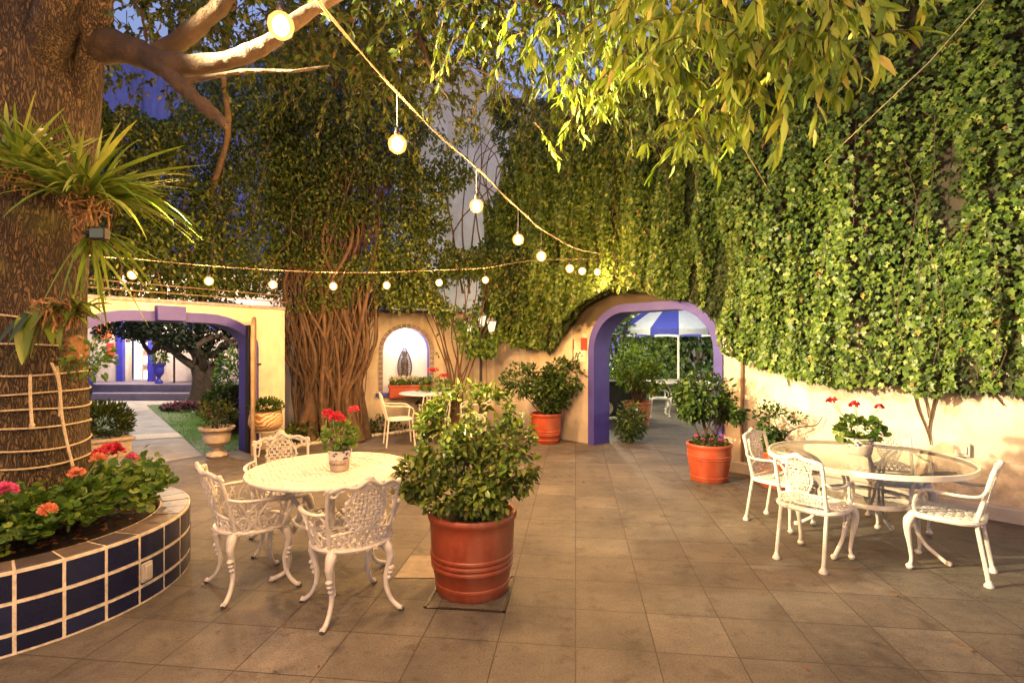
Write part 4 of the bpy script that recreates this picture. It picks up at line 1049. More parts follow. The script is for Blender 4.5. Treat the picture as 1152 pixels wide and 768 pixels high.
m = MB(); stube(m, [at(34, 421, 3.32), at(34, 445, 3.32), at(35, 465, 3.32), at(36, 476, 3.31)], .009, 5, 6); m.ball(at(36, 478, 3.31), .016, 8); tag(m.build('hanging_rope', 'rope'), 'short rope end with a knot hanging down the trunk', 'rope')
m = MB(); stube(m, [at(58, 408, 3.33), at(66, 430, 3.38), at(70, 470, 3.4), at(76, 500, 3.40), at(82, 524, 3.4)], .0085, 5, 6); stube(m, [at(64, 412, 3.36), at(68, 440, 3.4), at(67, 468, 3.4)], .008, 5, 6); tag(m.build('hanging_rope', 'rope'), 'long rope trailing down the right side of the trunk into the geraniums', 'rope')
# floodlight
fl = thing('floodlight', 'small dark floodlight bracketed on the trunk under the strap leaves', 'floodlight', at(112, 263, 3.35))
m = MB(); m.box((0, 0, 0), (.10, .05, .075)); m.box((-.08, .02, .01), (.08, .02, .02)); m.build('housing', 'dark_iron', fl, bevel=.006)
m = MB(); m.box((.0, -.0275, 0), (.08, .004, .055)); m.build('lens', 'flood_lens', fl)

# ================================================================== FLOWERS & POTS
def flower_head(mb_pts, c, r, n, P, D):
    for i in range(n):
        d = Vector(unit(rnd(1))[0]); d.z = abs(d.z) * .9 - .15; P.append(tuple(Vector(c) + d * r * .55)); D.append(tuple(d))
def blooms(name, heads, mat, parent, r=.035, n=45):
    for c in heads:
        P = []; D = []; flower_head(None, c, r, n, P, D)
        k = len(P); o = leaves(name, 'petal', P, np.array(D) + rnd(k, .25), rnd(k), r * .75, mat, parent)
def stalks(heads, base, parent, mat='stem_green', r=.0035):
    m = MB()
    for h in heads:
        b = Vector(base) + Vector((random.gauss(0, .02), random.gauss(0, .02), 0)); h = Vector(h); stube(m, [b, b.lerp(h, .5) + Vector((random.gauss(0, .02), random.gauss(0, .02), .02)), h], r, 4, 5)
    return m.build('stalk', mat, parent)

# geranium mass in planter
gr = thing('geraniums', 'leafy geranium bushes with red, pink and salmon blooms in the tiled planter', 'geranium', PC + Vector((0, 0, PH)))
P = []; rr = random.Random(8)
while len(P) < 3600:
    a = rr.uniform(-1.95, .95); r = rr.uniform(.38, .91); x, y = r * math.cos(a), r * math.sin(a)
    h = .36 * (.6 + .6 * noise.noise(Vector((x * 3, y * 3, 0)))) + .05
    if .80 < r: h *= .6
    z = h * rr.uniform(.15, 1); P.append((x + rr.gauss(0, .02), y + rr.gauss(0, .02), z + .03 + (.06 if a > -.8 else 0)))
P = np.array(P); n = len(P)
out = P * [1, 1, 0]; leaves('foliage', 'round', P, unit(out) * .5 + [0, -.35, .05] + rnd(n, .45), np.array([0, -.35, 1]) + rnd(n, .35), RNG.uniform(.035, .068, n), 'leaf_geranium', gr)
def rel(px, py, Y): return at(px, py, Y) - PC - Vector((0, 0, PH))
hd = {'petal_red': [(120, 506, 3.75), (128, 503, 3.8), (112, 510, 3.7), (134, 508, 3.85)], 'petal_pink': [(10, 552, 2.95), (4, 550, 2.9), (148, 516, 3.9)], 'petal_salmon': [(86, 533, 3.3), (54, 574, 2.95), (110, 516, 3.6)]}
for mt, q in hd.items():
    hs_ = [rel(*p) for p in q]; blooms('bloom', hs_, mt, gr, .042, 70); stalks([h - Vector((0, 0, .01)) for h in hs_], hs_[0] * .8 + Vector((-.1, .05, -.3)), gr)
    for h in []: pass

def big_pot(name, label, c, rt, rb, h, mat, bands=(.35, .42, .49), lip=True):
    t = thing(name, label, 'plant pot', c)
    pr = [(rb * .97, 0), (rb, .01), (rb * 1.02, h * .10), (rb * 1.045, h * .11), (rb * 1.045, h * .14), (rb * 1.02, h * .15)]
    for b_ in bands:
        r_ = rb + (rt - rb) * b_ * .9 + .01; pr += [(r_, h * (b_ - .026)), (r_ + .008, h * (b_ - .012)), (r_ + .008, h * (b_ + .012)), (r_, h * (b_ + .026))]
    pr += [(rt * .97, h * .82), (rt * .975, h * .9), (rt * 1.02, h * .93), (rt * 1.03, h * .97), (rt, h), (rt * .93, h), (rt * .91, h * .9)]
    m = MB(); m.lathe(pr, 56); m.build('body', mat, t)
    m = MB(); m.lathe([(rt * .905, h * .905), (rt * .5, h * .93), (.01, h * .95)], 32, cap=False); m.build('soil', 'soil', t)
    return t
def shrub(parent, n, c, r, mat, ls, shape='oval', dens=-.15, sc=5, nst=14, stem='stem_brown', z0=0., base_r=.05, lobes=None):
    P = []; Dd = []
    tries = 0
    while len(P) < n and tries < n * 20:
        tries += 1
        if lobes: lc, lr = random.choice(lobes)
        else: lc, lr = c, r
        d = Vector(unit(rnd(1))[0]); q = random.uniform(.25, 1) ** .6
        p = Vector((lc[0] + d.x * q * lr[0], lc[1] + d.y * q * lr[1], lc[2] + d.z * q * lr[2]))
        if nz(p + Vector((c[0] * 7 + n, 1, 3)), sc) < dens: continue
        P.append(tuple(p)); Dd.append(tuple(d))
    P = np.array(P); k = len(P); Dd = np.array(Dd)
    leaves('foliage', shape, P, Dd * .7 + [0, 0, -.25] + rnd(k, .45), Dd * .6 + [0, 0, .8] + rnd(k, .45), RNG.uniform(.65, 1.25, k) * ls, mat, parent)
    m = MB()
    for i in range(nst):
        b_ = Vector((random.gauss(0, base_r), random.gauss(0, base_r), z0)); e = Vector(P[random.randrange(k)])
        mid = b_.lerp(e, .5) + Vector((random.gauss(0, .03), random.gauss(0, .03), .04)); stube(m, [b_, mid, e], [.012, .007, .003], 4, 5)
    m.build('stem', stem, parent)

t = big_pot('terracotta_pot', 'largest red-brown glazed pot with three raised bands, on the drain cover in the foreground', (-.27, 3.64, 0), .295, .245, .53, 'terracotta_glaze')
shrub(t, 4600, (0, 0, .92), (.42, .38, .44), 'leaf_shrub', .056, 'oval', -.10, 5.0, 46, z0=.48, lobes=[((-.06, 0, 1.22), (.24, .24, .18)), ((.12, 0, 1.2), (.16, .2, .16)), ((.24, 0, 1.0), (.2, .22, .2)), ((.3, 0, .84), (.16, .2, .2)), ((-.3, .0, .80), (.2, .24, .13)), ((-.2, .0, .95), (.18, .2, .16)), ((.14, -.08, .74), (.26, .22, .16)), ((-.1, -.08, .64), (.28, .24, .12)), ((.12, -.1, .64), (.24, .22, .12)), ((-.36, -.05, .74), (.16, .16, .12)), ((-.05, .05, 1.0), (.22, .25, .2)), ((-.22, 0, 1.12), (.16, .15, .12))])
c2 = Vector((2.42, 6.55, 0))
t = big_pot('terracotta_pot', 'bright terracotta pot with a round bush and pink flowers, right of the purple arch', c2, .262, .215, .45, 'terracotta_bright', (.62, .68))
shrub(t, 2600, (0, 0, .98), (.42, .38, .34), 'leaf_glossy', .07, 'oval', -.1, 5, 10, z0=.42, lobes=[((-.05, 0, 1.05), (.38, .34, .27)), ((.22, 0, .85), (.22, .2, .2)), ((-.18, 0, .9), (.22, .2, .2))], base_r=.06)
hs_ = [(.18 * math.cos(a) + random.gauss(0, .02), .18 * math.sin(a), .50 + random.uniform(0, .05)) for a in np.linspace(0, 6, 13)]
blooms('bloom', hs_, 'petal_pink', t, .024, 18); n = 260; p, d = ball_pts(n, (0, 0, .47), (.22, .22, .05)); leaves('underplanting', 'oval', p, d + [0, 0, .3], rnd(n) + [0, 0, 1], .045, 'leaf_glossy', t)
c3 = gnd(614, 500) + Vector((.02, .22, 0))
t = big_pot('terracotta_pot', 'orange-red terracotta pot with a wide bush standing left of the purple arch', c3, .265, .22, .50, 'terracotta_bright', (.30, .36, .42))
shrub(t, 3600, (0, 0, 1.05), (.7, .45, .38), 'leaf_glossy', .075, 'oval', -.12, 4, 16, z0=.45, lobes=[((-.35, 0, 1.05), (.45, .4, .30)), ((.3, 0, 1.1), (.42, .4, .33)), ((0, -.05, .95), (.45, .4, .28)), ((.1, 0, .72), (.3, .3, .2))])
c5 = (AM @ Vector((s_at(ARCH, 889), -.36, 0)))
t = big_pot('terracotta_pot', 'wide terracotta pot with a sparse upright shrub against the wall behind the glass table', c5, .24, .19, .42, 'terracotta_bright', (.5,))
shrub(t, 950, (-.05, 0, .75), (.22, .2, .3), 'leaf_glossy', .06, 'oval', -.1, 6, 9, z0=.4, lobes=[((-.08, 0, .72), (.20, .18, .30)), ((-.05, 0, .5), (.14, .14, .15))])
m = MB(); stube(m, [(0, 0, .42), (.12, 0, .62), (.26, -.05, .70), (.40, -.08, .72), (.47, -.1, .82)], [.012, .008, .005], 5, 5); m.build('branch', 'stem_brown', t)
n = 40; p, d = ball_pts(n, (.22, -.03, .80), (.1, .06, .05)); leaves('side_leaves', 'oval', p, d, rnd(n) + [0, 0, 1], .05, 'leaf_glossy', t)
c4 = gnd(718, 480) + Vector((.02, .15, 0))
t = big_pot('terracotta_pot', 'raw terracotta pot on small feet beyond the purple arch', c4, .29, .22, .50, 'terracotta_raw', (.35, .6))
shrub(t, 1700, (0, 0, 1.1), (.45, .4, .5), 'leaf_courtyard', .09, 'oval', -.12, 4, 16, z0=.45, lobes=[((-.1, 0, 1.2), (.4, .4, .5)), ((.25, 0, .95), (.35, .3, .35))])

def table_pot(label, c, r, h, txt=None, flowers=()):
    t = thing('flower_pot', label, 'flower pot', c)
    m = MB(); m.lathe([(r * .72, 0), (r * .76, .004), (r * .86, h * .55)], 32, cap=True); m.build('body', 'cream_plaster' if not txt else 'stone_urn', t)
    m = MB(); m.lathe([(r * .865, h * .55), (r * .95, h * .90), (r * 1.06, h * .95), (r * 1.04, h), (r * .93, h), (r * .9, h * .85)], 32, cap=False); m.build('painted_rim', 'talavera', t)
    m = MB(); m.lathe([(r * .9, h * .88), (.005, h * .92)], 20, cap=False); m.build('soil', 'soil', t)
    return t
tz = .76
ct = Vector((-1.225, 3.79, tz + .004))
t = table_pot('small flower pot with lettering and red-pink geraniums on the white cast table', ct, .083, .145, True)
n = 150; p, d = ball_pts(n, (0, 0, .23), (.135, .12, .11)); leaves('foliage', 'round', p, d * .6 + rnd(n, .3), [0, -.4, 1] + rnd(n, .4), RNG.uniform(.03, .055, n), 'leaf_geranium', t)
hs_ = [(-.07, 0, .385), (-.035, -.02, .37), (-.02, 0, .385), (.10, .0, .425), (-.09, .01, .40), (.015, -.02, .36)]
hs_ = [Vector(h) for h in hs_]; blooms('bloom', hs_, 'petal_red', t, .034, 50); stalks(hs_, (0, 0, .14), t)
txt = bpy.data.curves.new('lettering', 'FONT'); txt.body = 'BAR CANARIO'; txt.size = .026; txt.align_x = 'CENTER'; txt.extrude = .0006; txt.materials.append(MATS['stem_brown'])
to = bpy.data.objects.new('lettering', txt); COL.objects.link(to)
# bend the lettering round the pot as real mesh
dg = bpy.context.evaluated_depsgraph_get(); me = bpy.data.meshes.new_from_object(to.evaluated_get(dg)); bpy.data.objects.remove(to); bpy.data.curves.remove(txt)
me.name = 'lettering'; to = bpy.data.objects.new('lettering', me); COL.objects.link(to); to.parent = t
for v in me.vertices:
    x, y, z = v.co; z_ = .042 + y; rr_ = .083 * (.76 + .10 * z_ / .08) + .0012 + z * 1.0; a = -PI / 2 - .32 + x / .068; v.co = (rr_ * math.cos(a), rr_ * math.sin(a), z_)
gt_h = .72
cg = Vector((2.93, 4.50, gt_h + .014))
t = table_pot('flower pot with blue and white painted rim and three red geraniums on the glass table', cg, .118, .14)
n = 190; p, d = ball_pts(n, (0, 0, .20), (.19, .15, .10)); leaves('foliage', 'round', p, d * .6 + rnd(n, .3), [0, -.4, 1] + rnd(n, .4), RNG.uniform(.04, .07, n), 'leaf_geranium', t)
hs_ = [Vector(q) for q in ((-.245, 0, .44), (-.22, .01, .45), (-.05, 0, .405), (-.03, .01, .415), (.17, 0, .39))]
blooms('bloom', hs_, 'petal_red', t, .034, 45); stalks(hs_, (0, 0, .14), t, r=.003)

# patterned bowl on iron stand
bs_ = gnd(299, 511); 
st = thing('plant_stand', 'white iron stand carrying the patterned bowl beside the gateway', 'plant stand', bs_)
m = MB()
for i in range(3):
    a = .4 + i * 2.1; stube(m, [(.14 * math.cos(a), .14 * math.sin(a), .36), (.15 * math.cos(a), .15 * math.sin(a), .15), (.19 * math.cos(a), .19 * math.sin(a), .01), (.23 * math.cos(a), .23 * math.sin(a), .03)], .010, 4, 6)
m.build('leg', 'white_metal', st)
m = MB(); m.tube([(.17 * math.cos(a), .17 * math.sin(a), .36) for a in np.linspace(0, 2 * PI, 24, endpoint=False)], .011, 6, closed=True); m.build('ring', 'white_metal', st)
t = thing('patterned_bowl', 'brown and cream zigzag patterned bowl of foliage on the white iron stand', 'plant bowl', bs_ + Vector((0, 0, .365)))
m = MB(); m.lathe([(.15, 0), (.22, .05), (.245, .12), (.235, .20), (.215, .28), (.225, .295), (.2, .295), (.19, .25)], 32); m.build('bowl', 'bowl_pattern', t)
n = 700; p, d = ball_pts(n, (0, 0, .36), (.26, .22, .12)); leaves('foliage', 'oval', p, d + [0, 0, .6] + rnd(n, .3), rnd(n) + [0, 0, 1], .05, 'leaf_glossy', t)

# ================================================================== CAST CHAIRS
def scroll(mb, c, r, fn, turns=1.4, rad=.006, flip=1, n=18, a0=0.0):
    pts = []
    for i in range(n):
        f = i / (n - 1); a = a0 + flip * turns * 2 * PI * f; q = r * (1 - .75 * f); pts.append(fn(c[0] + q * math.cos(a), c[1] + q * math.sin(a)))
    mb.tube(pts, rad, 6)

def tub_chair(name, label):
    t = thing(name, label, 'chair')
    # front = +Y
    SZ = .43; rx, ry = .235, .225
    m = MB(); lattice(m, lambda u, v: Vector(((u * 2 - 1) * rx * 1.06, (v * 2 - 1) * ry * 1.06, SZ + .004 * math.sin(u * 9) - .008 * math.cos((u - .5) * 3) * math.cos((v - .5) * 3))), 15, 9, lambda u, v: (2 * u - 1) ** 2 + (2 * v - 1) ** 2 < .90, .36, .006, .3, 3)
    ring = [(rx * math.cos(a), ry * math.sin(a), SZ) for a in np.linspace(0, 2 * PI, 40, endpoint=False)]
    m.tube(ring, .019, 8, closed=True, flat=.8)
    m.build('seat', 'white_cast', t)
    for sx, sy in ((1, 1), (-1, 1), (1, -1), (-1, -1)):
        m = MB(); b = Vector((sx * .155, sy * .15, 0)); d = Vector((sx * .72, sy * .7, 0))
        pts = [b + Vector((0, 0, SZ - .01)), b + d * .03 + Vector((0, 0, .385)), b + d * .045 + Vector((0, 0, .33)), b + d * .03 + Vector((0, 0, .26)), b + d * .018 + Vector((0, 0, .20)), b + d * .022 + Vector((0, 0, .13)), b + d * .055 + Vector((0, 0, .06)), b + d * .105 + Vector((0, 0, .018)), b + d * .125 + Vector((0, 0, .02))]
        stube(m, pts, [.036, .034, .024, .019, .017, .015, .014, .015, .017], 5, 10)
        m.ball(b + d * .05 + Vector((0, 0, .262)), .023, 8, (1, 1, .7)); m.ball(b + d * .045 + Vector((0, 0, .232)), .019, 8, (1, 1, .8)); m.ball(b + d * .05 + Vector((0, 0, .34)), .026, 8, (1, 1, 1.3)); m.ball(b + d * .035 + Vector((0, 0, .20)), .017, 8, (1, 1, .8))
        l = m.build('leg', 'white_cast', t)
        m = MB(); m.ball(b + d * .118 + Vector((0, 0, .009)), .019, 8, (1.1, 1.1, .5)); m.build('foot_pad', 'black_rubber', l)
    # backrest on a curved sheet
    def bk(x, z): return Vector((x * (1 + .18 * (z - SZ) / .42), -ry * .93 - .16 * (z - SZ) / .42 * .75 + .10 * (x / .2) ** 2 * .8, z))
    m = MB()
    for s in (-1, 1):
        stube(m, [bk(s * .175, SZ), bk(s * .185, .55), bk(s * .19, .68), bk(s * .185, .80)], [.013, .011, .011, .012], 5, 8)
        scroll(m, (s * .165, .79), .034, bk, 1.2, .0085, s, a0=0 if s > 0 else PI)
        m.ball(bk(s * .185, .815), .018, 8)
    stube(m, [bk(-.185, .80), bk(-.12, .835), bk(-.06, .825), bk(0, .865), bk(.06, .825), bk(.12, .835), bk(.185, .80)], [.013, .012, .015, .018, .015, .012, .013], 5, 8)
    rr_ = random.Random(2)
    for i in range(26):
        x = -.17 + .34 * i / 25; p = bk(x, .825 + .02 * math.cos(x * 16) + rr_.gauss(0, .007)); m.ball(p, rr_.uniform(.010, .018), 6, (1, .6, .8))
    m.ball(bk(0, .872), .026, 8, (1.2, .6, .9))
    # medallion
    def med(u, v):
        x = (u * 2 - 1) * .098 * (0.80 + .35 * math.sin(PI * (v * .8 + .12))); return bk(x, .545 + v * .285)
    lattice(m, med, 11, 11, lambda u, v: (2 * u - 1) ** 2 + (2 * v - 1) ** 4 < .96, .5, .009, .35, 9)
    edge = []
    for a in np.linspace(0, 2 * PI, 28, endpoint=False):
        edge.append(med(.5 + .47 * math.cos(a), .5 + .47 * math.sin(a)))
    m.tube(edge, .0085, 6, closed=True)
    for i in range(20): a = 2 * PI * i / 20; m.ball(med(.5 + .5 * math.cos(a), .5 + .5 * math.sin(a)), .012, 6, (1, .6, 1))
    # lower rail with pierced band
    lattice(m, lambda u, v: bk((u * 2 - 1) * .18, SZ + .01 + v * (.085 + .035 * math.cos((u - .5) * PI * 1.0))), 17, 3, None, .45, .006, .25, 5)
    stube(m, [bk(-.18, .52), bk(-.09, .545), bk(0, .56), bk(.09, .545), bk(.18, .52)], .009, 5, 7)
    m.build('backrest', 'white_cast', t)
    for s in (-1, 1):
        m = MB()
        arm = [bk(s * .19, .665), Vector((s * .262, -.14, .655)), Vector((s * .292, -.02, .65)), Vector((s * .285, .10, .645)), Vector((s * .245, .185, .63)), Vector((s * .215, .20, .585)), Vector((s * .222, .165, .51)), Vector((s * .20, .13, SZ))]
        stube(m, arm, [.011, .013, .0155, .0165, .016, .013, .011, .012], 6, 8, flat=.75)
        ac = catmull(arm[:5], 8)
        def af(u, v, s=s, ac=ac):
            k = max(0, min(len(ac) - 1.001, u * (len(ac) - 1))); i = int(k); top = ac[i].lerp(ac[i + 1], k - i)
            a = math.atan2(top.y / ry, top.x / rx); bot = Vector((rx * math.cos(a), ry * math.sin(a), SZ + .01)); return bot.lerp(top - Vector((0, 0, .008)), v)
        for q in range(4):
            u0 = .10 + q * .24
            m.tube([af(u0 + .10 * math.sin(v * PI * 1.0) * (1 if q % 2 else -1) + .07 * (v - .5), v) for v in np.linspace(0, 1, 9)], .0075, 6)
            m.tube([af(u0 + .12 - .11 * math.sin(v * PI) * (1 if q % 2 else -1), v) for v in np.linspace(0, 1, 9)], .0065, 6)
            scroll(m, (u0 + .06, .32), .055, lambda a, b_: af(.5 + (a - .5) * 1.0, b_ * 1.0), 1.3, .0065, 1 if q % 2 else -1)
            scroll(m, (u0 + .02, .68), .05, lambda a, b_: af(a, b_), 1.2, .006, -1 if q % 2 else 1)
        for q in range(3):
            ringp = [af(.27 + q * .24 + .085 * math.cos(a), .26 + .22 * math.sin(a)) for a in np.linspace(0, 2 * PI, 14, endpoint=False)]; m.tube(ringp, .0065, 6, closed=True)
        m.build('armrest', 'white_cast', t)
    return t
def face(dx, dy): return math.atan2(dy, dx) - PI / 2
A = tub_chair('cast_armchair', 'ornate white cast armchair at the left of the round table, in side view')
A.location = (-1.79, 3.68, 0); A.rotation_euler.z = face(.72, .62); A['group'] = 'white cast armchairs at the round table'
dup(A, (-1.02, 3.38, 0), face(-.56, .80), 'ornate white cast armchair with its back to the camera, nearest at the round table', A['group'])
dup(A, (-1.90, 4.45, 0), face(.45, -.85), 'ornate white cast armchair facing the camera on the far side of the round table', A['group'])

# round cast table
rt = thing('round_table', 'round white openwork cast table in the foreground left', 'table', (-1.31, 3.87, 0))
m = MB(); RT = .56
lattice(m, lambda u, v: Vector(((u * 2 - 1) * RT * 1.03, (v * 2 - 1) * RT * 1.03, tz - .006)), 61, 35, lambda u, v: (2 * u - 1) ** 2 + (2 * v - 1) ** 2 < .90, .78, .0045, .5, 12)
m.tube([(RT * math.cos(a), RT * math.sin(a), tz - .012) for a in np.linspace(0, 2 * PI, 64, endpoint=False)], .017, 8, closed=True, flat=.9)
for rr_ in (.18, .37): m.tube([(rr_ * math.cos(a), rr_ * math.sin(a), tz - .006) for a in np.linspace(0, 2 * PI, 48, endpoint=False)], .008, 6, closed=True)
m.build('tabletop', 'white_cast', rt)
m = MB(); lattice(m, lambda u, v: Vector(((u * 2 - 1) * .26, (v * 2 - 1) * .26, .40)), 17, 11, lambda u, v: (2 * u - 1) ** 2 + (2 * v - 1) ** 2 < .9, .5, .006, .3, 4)
m.tube([(.25 * math.cos(a), .25 * math.sin(a), .40) for a in np.linspace(0, 2 * PI, 40, endpoint=False)], .014, 8, closed=True); m.build('lower_shelf', 'white_cast', rt)
for i in range(4):
    a = .35 + i * PI / 2; c_, s_a = math.cos(a), math.sin(a); m = MB()
    stube(m, [(.34 * c_, .34 * s_a, tz - .02), (.30 * c_, .30 * s_a, .62), (.22 * c_, .22 * s_a, .50), (.23 * c_, .23 * s_a, .38), (.30 * c_, .30 * s_a, .26), (.28 * c_, .28 * s_a, .14), (.31 * c_, .31 * s_a, .05), (.39 * c_, .39 * s_a, .015), (.41 * c_, .41 * s_a, .02)], [.02, .018, .017, .02, .022, .016, .015, .018, .018], 5, 9)
    m.build('leg', 'white_cast', rt)

# side chairs at the glass table
def side_chair(name, label):
    t = thing(name, label, 'chair'); SZ = .42; rx, ry = .225, .21
    sq = lambda a: (rx * abs(math.cos(a)) ** .65 * (1 if math.cos(a) > 0 else -1), ry * abs(math.sin(a)) ** .65 * (1 if math.sin(a) > 0 else -1))
    m = MB(); lattice(m, lambda u, v: Vector(((u * 2 - 1) * rx * 1.05, (v * 2 - 1) * ry * 1.05, SZ + .003)), 15, 9, lambda u, v: abs(2 * u - 1) ** 3 + abs(2 * v - 1) ** 3 < .88, .62, .007, .3, 8)
    m.tube([(*sq(a), SZ - .006) for a in np.linspace(0, 2 * PI, 40, endpoint=False)], .020, 8, closed=True)
    m.build('seat', 'white_cast', t)
    for s in (-1, 1):
        m = MB(); stube(m, [(s * .175, .165, SZ), (s * .205, .195, .37), (s * .212, .202, .30), (s * .195, .19, .18), (s * .185, .182, .08), (s * .192, .19, .03)], [.03, .033, .024, .015, .012, .014], 5, 9)
        m.ball((s * .19, .192, .024), .026, 8, (1, 1, .9)); m.ball((s * .205, .2, .33), .028, 8, (1, 1, 1.3)); m.build('leg', 'white_cast', t)
    def bk(x, z): return Vector((x, -.195 - .10 * max(0, (z - SZ)) / .40 + .03 * (x / .17) ** 2 * .6, z))
    for s in (-1, 1):
        m = MB(); m.tube(catmull([(s * .17, -.245, .02), (s * .168, -.215, .20), bk(s * .165, SZ)], 5), .0145, 8); m.lathe([(.028, 0), (.03, .012), (.018, .03), (.014, .045)], 12, (s * .17, -.245, 0)); m.build('leg', 'white_cast', t)
    m = MB()
    for s in (-1, 1):
        stube(m, [bk(s * .165, SZ), bk(s * .168, .60), bk(s * .17, .76), bk(s * .155, .795)], [.0155, .0145, .0145, .014], 5, 8)
    stube(m, [bk(-.165, .785), bk(-.11, .80), bk(-.05, .81), bk(0, .832), bk(.05, .81), bk(.11, .80), bk(.165, .785)], [.016, .015, .016, .02, .016, .015, .016], 5, 8)
    rr_ = random.Random(4)
    for i in range(30):
        x = -.16 + .32 * i / 29; m.ball(bk(x, .80 + .015 * math.cos(x * 18) + rr_.gauss(0, .008)), rr_.uniform(.009, .017), 6, (1, .6, .8))
    for s in (-1, 1): scroll(m, (s * .105, .775), .026, bk, 1.2, .007, s)
    def spl(u, v):
        w = .045 + .045 * math.sin(PI * (v * .9 + .1)) ** 2 + .02 * v; return bk((u * 2 - 1) * w, .535 + v * .275)
    lattice(m, spl, 9, 11, None, .55, .009, .35, 21)
    for s in (0.02, .98): m.tube([spl(s, v) for v in np.linspace(0, 1, 10)], .009, 6)
    for i in range(12): v = i / 11; m.ball(spl(0, v), .011, 6); m.ball(spl(1, v), .011, 6)
    # lower shell
    lattice(m, lambda u, v: bk((u * 2 - 1) * .16, .46 + v * (.03 + .06 * math.cos((u - .5) * PI))), 15, 3, None, .55, .008, .3, 31)
    stube(m, [bk(-.165, .50), bk(-.08, .535), bk(0, .55), bk(.08, .535), bk(.165, .50)], .010, 5, 7); m.tube([bk(-.165, .462), bk(0, .458), bk(.165, .462)], .009, 7)
    m.build('backrest', 'white_cast', t)
    for s in (-1, 1):
        m = MB(); stube(m, [bk(s * .168, .66), (s * .215, -.20, .615), (s * .232, -.08, .605), (s * .232, .05, .615), (s * .225, .12, .60), (s * .215, .155, .54), (s * .205, .165, .47), (s * .195, .15, SZ)], [.011, .010, .0105, .011, .0125, .012, .0115, .013], 6, 8)
        m.ball((s * .228, .11, .605), .016, 8); m.build('armrest', 'white_cast', t)
    return t
E = side_chair('cast_side_chair', 'white cast chair with its back to the camera, nearest at the glass table')
gE = 'white cast chairs at the glass table'; E['group'] = gE; E.location = (2.345, 4.14, 0); E.rotation_euler.z = face(.80, .60)
dup(E, (2.49, 4.93, 0), face(.55, -.83), 'white cast chair by the wall at the left of the glass table, facing right', gE)
dup(E, (3.52, 4.88, 0), face(-.38, -.92), 'white cast chair between the glass table and the wall, facing the camera', gE)
dup(E, (3.20, 3.93, 0), face(-.70, .70), 'white cast chair at the right end of the glass table, seen from the side', gE)

# glass table
gt = thing('glass_table', 'round glass topped table with a white metal rim and curved legs', 'table', (2.93, 4.43, 0)); GR = .72
m = MB(); m.lathe([(GR - .012, gt_h + .01), (.001, gt_h + .01)], 72, cap=False); m.build('glass_top', 'table_glass', gt)
m = MB(); m.lathe([(GR - .010, gt_h - .022), (GR + .006, gt_h - .022), (GR + .006, gt_h + .016), (GR - .010, gt_h + .016), (GR - .010, gt_h - .022)], 96, cap=False); m.build('rim', 'white_metal', gt)
m = MB(); m.lathe([(.325, .375), (.34, .375), (.34, .41), (.325, .41), (.325, .375)], 64, cap=False); m.tube([(-.33, 0, .385), (.33, 0, .385)], .008, 6); m.tube([(0, -.33, .385), (0, .33, .385)], .008, 6); m.build('shelf_ring', 'white_metal', gt)
m = MB(); m.lathe([(.325, .402), (.001, .402)], 48, cap=False); m.build('shelf_glass', 'table_glass', gt)
for i in range(4):
    a = -.95 + i * PI / 2; m = MB()
    for da in (-.045, .045):
        c_, s_a = math.cos(a + da), math.sin(a + da); c2_, s2_ = math.cos(a), math.sin(a)
        stube(m, [(.60 * c_, .60 * s_a, gt_h - .02), (.45 * c_, .45 * s_a, gt_h - .05), (.35 * c_, .35 * s_a, .60), (.325 * c_, .325 * s_a, .45), (.335 * c_, .335 * s_a, .30), (.40 * c2_, .40 * s2_, .14), (.55 * c2_, .55 * s2_, .02)], [.011, .011, .011, .011, .012, .014, .014], 6, 8)
    m.ball((.56 * math.cos(a), .56 * math.sin(a), .022), .022, 8); m.build('leg', 'white_metal', gt)

# far slatted set in front of the niche
def slat_chair(name, label):
    t = thing(name, label, 'chair'); m = MB()
    for i in range(9): x = -.2 + .05 * i; m.tube(catmull([(x, .2, .435), (x, .05, .44), (x, -.2, .43)], 3), .012, 6, flat=.5)
    m.tube([(.22 * math.copysign(abs(math.cos(a)) ** .6, math.cos(a)), .21 * math.copysign(abs(math.sin(a)) ** .6, math.sin(a)), .43) for a in np.linspace(0, 2 * PI, 32, endpoint=False)], .012, 6, closed=True)
    m.build('seat', 'white_metal', t)
    for sx, sy in ((1, 1), (-1, 1), (1, -1), (-1, -1)): m = MB(); m.tube([(sx * .2, sy * .19, .43), (sx * .215, sy * .23, 0)], .013, 7); m.build('leg', 'white_metal', t)
    m = MB()
    for s in (-1, 1): m.tube(catmull([(s * .2, -.2, .43), (s * .22, -.26, .65), (s * .20, -.3, .83)], 4), .013, 6)
    m.tube(catmull([(-.2, -.3, .83), (0, -.32, .87), (.2, -.3, .83)], 5), .013, 6)
    for i in range(7): x = -.15 + .05 * i; m.tube([(x, -.215, .46), (x, -.31, .855)], .008, 5)
    m.build('backrest', 'white_metal', t)
    for s in (-1, 1): m = MB(); stube(m, [(s * .21, -.27, .68), (s * .25, -.1, .66), (s * .25, .1, .65), (s * .24, .2, .6), (s * .21, .19, .44)], .012, 5, 6); m.build('armrest', 'white_metal', t)
    return t
F1 = slat_chair('slatted_chair', 'white slatted metal armchair facing right beside the far round table'); F1.location = gnd(449, 500); F1.rotation_euler.z = face(.85, .3); F1['group'] = 'slatted metal chairs at the far table'
dup(F1, gnd(489, 499), face(-.25, 1), 'white slatted metal armchair with its back to us at the far round table', F1['group'])
dup(F1, gnd(532, 496), face(-1, -.1), 'white slatted metal armchair half hidden behind the foreground shrub', F1['group'])
ft = thing('far_table', 'round white table with pale bluish top in front of the niche', 'table', gnd(482, 489))
m = MB(); m.lathe([(.001, .75), (.52, .75), (.535, .765), (.52, .78), (.001, .78)], 48, cap=False); m.build('tabletop', 'umbrella_white', ft)
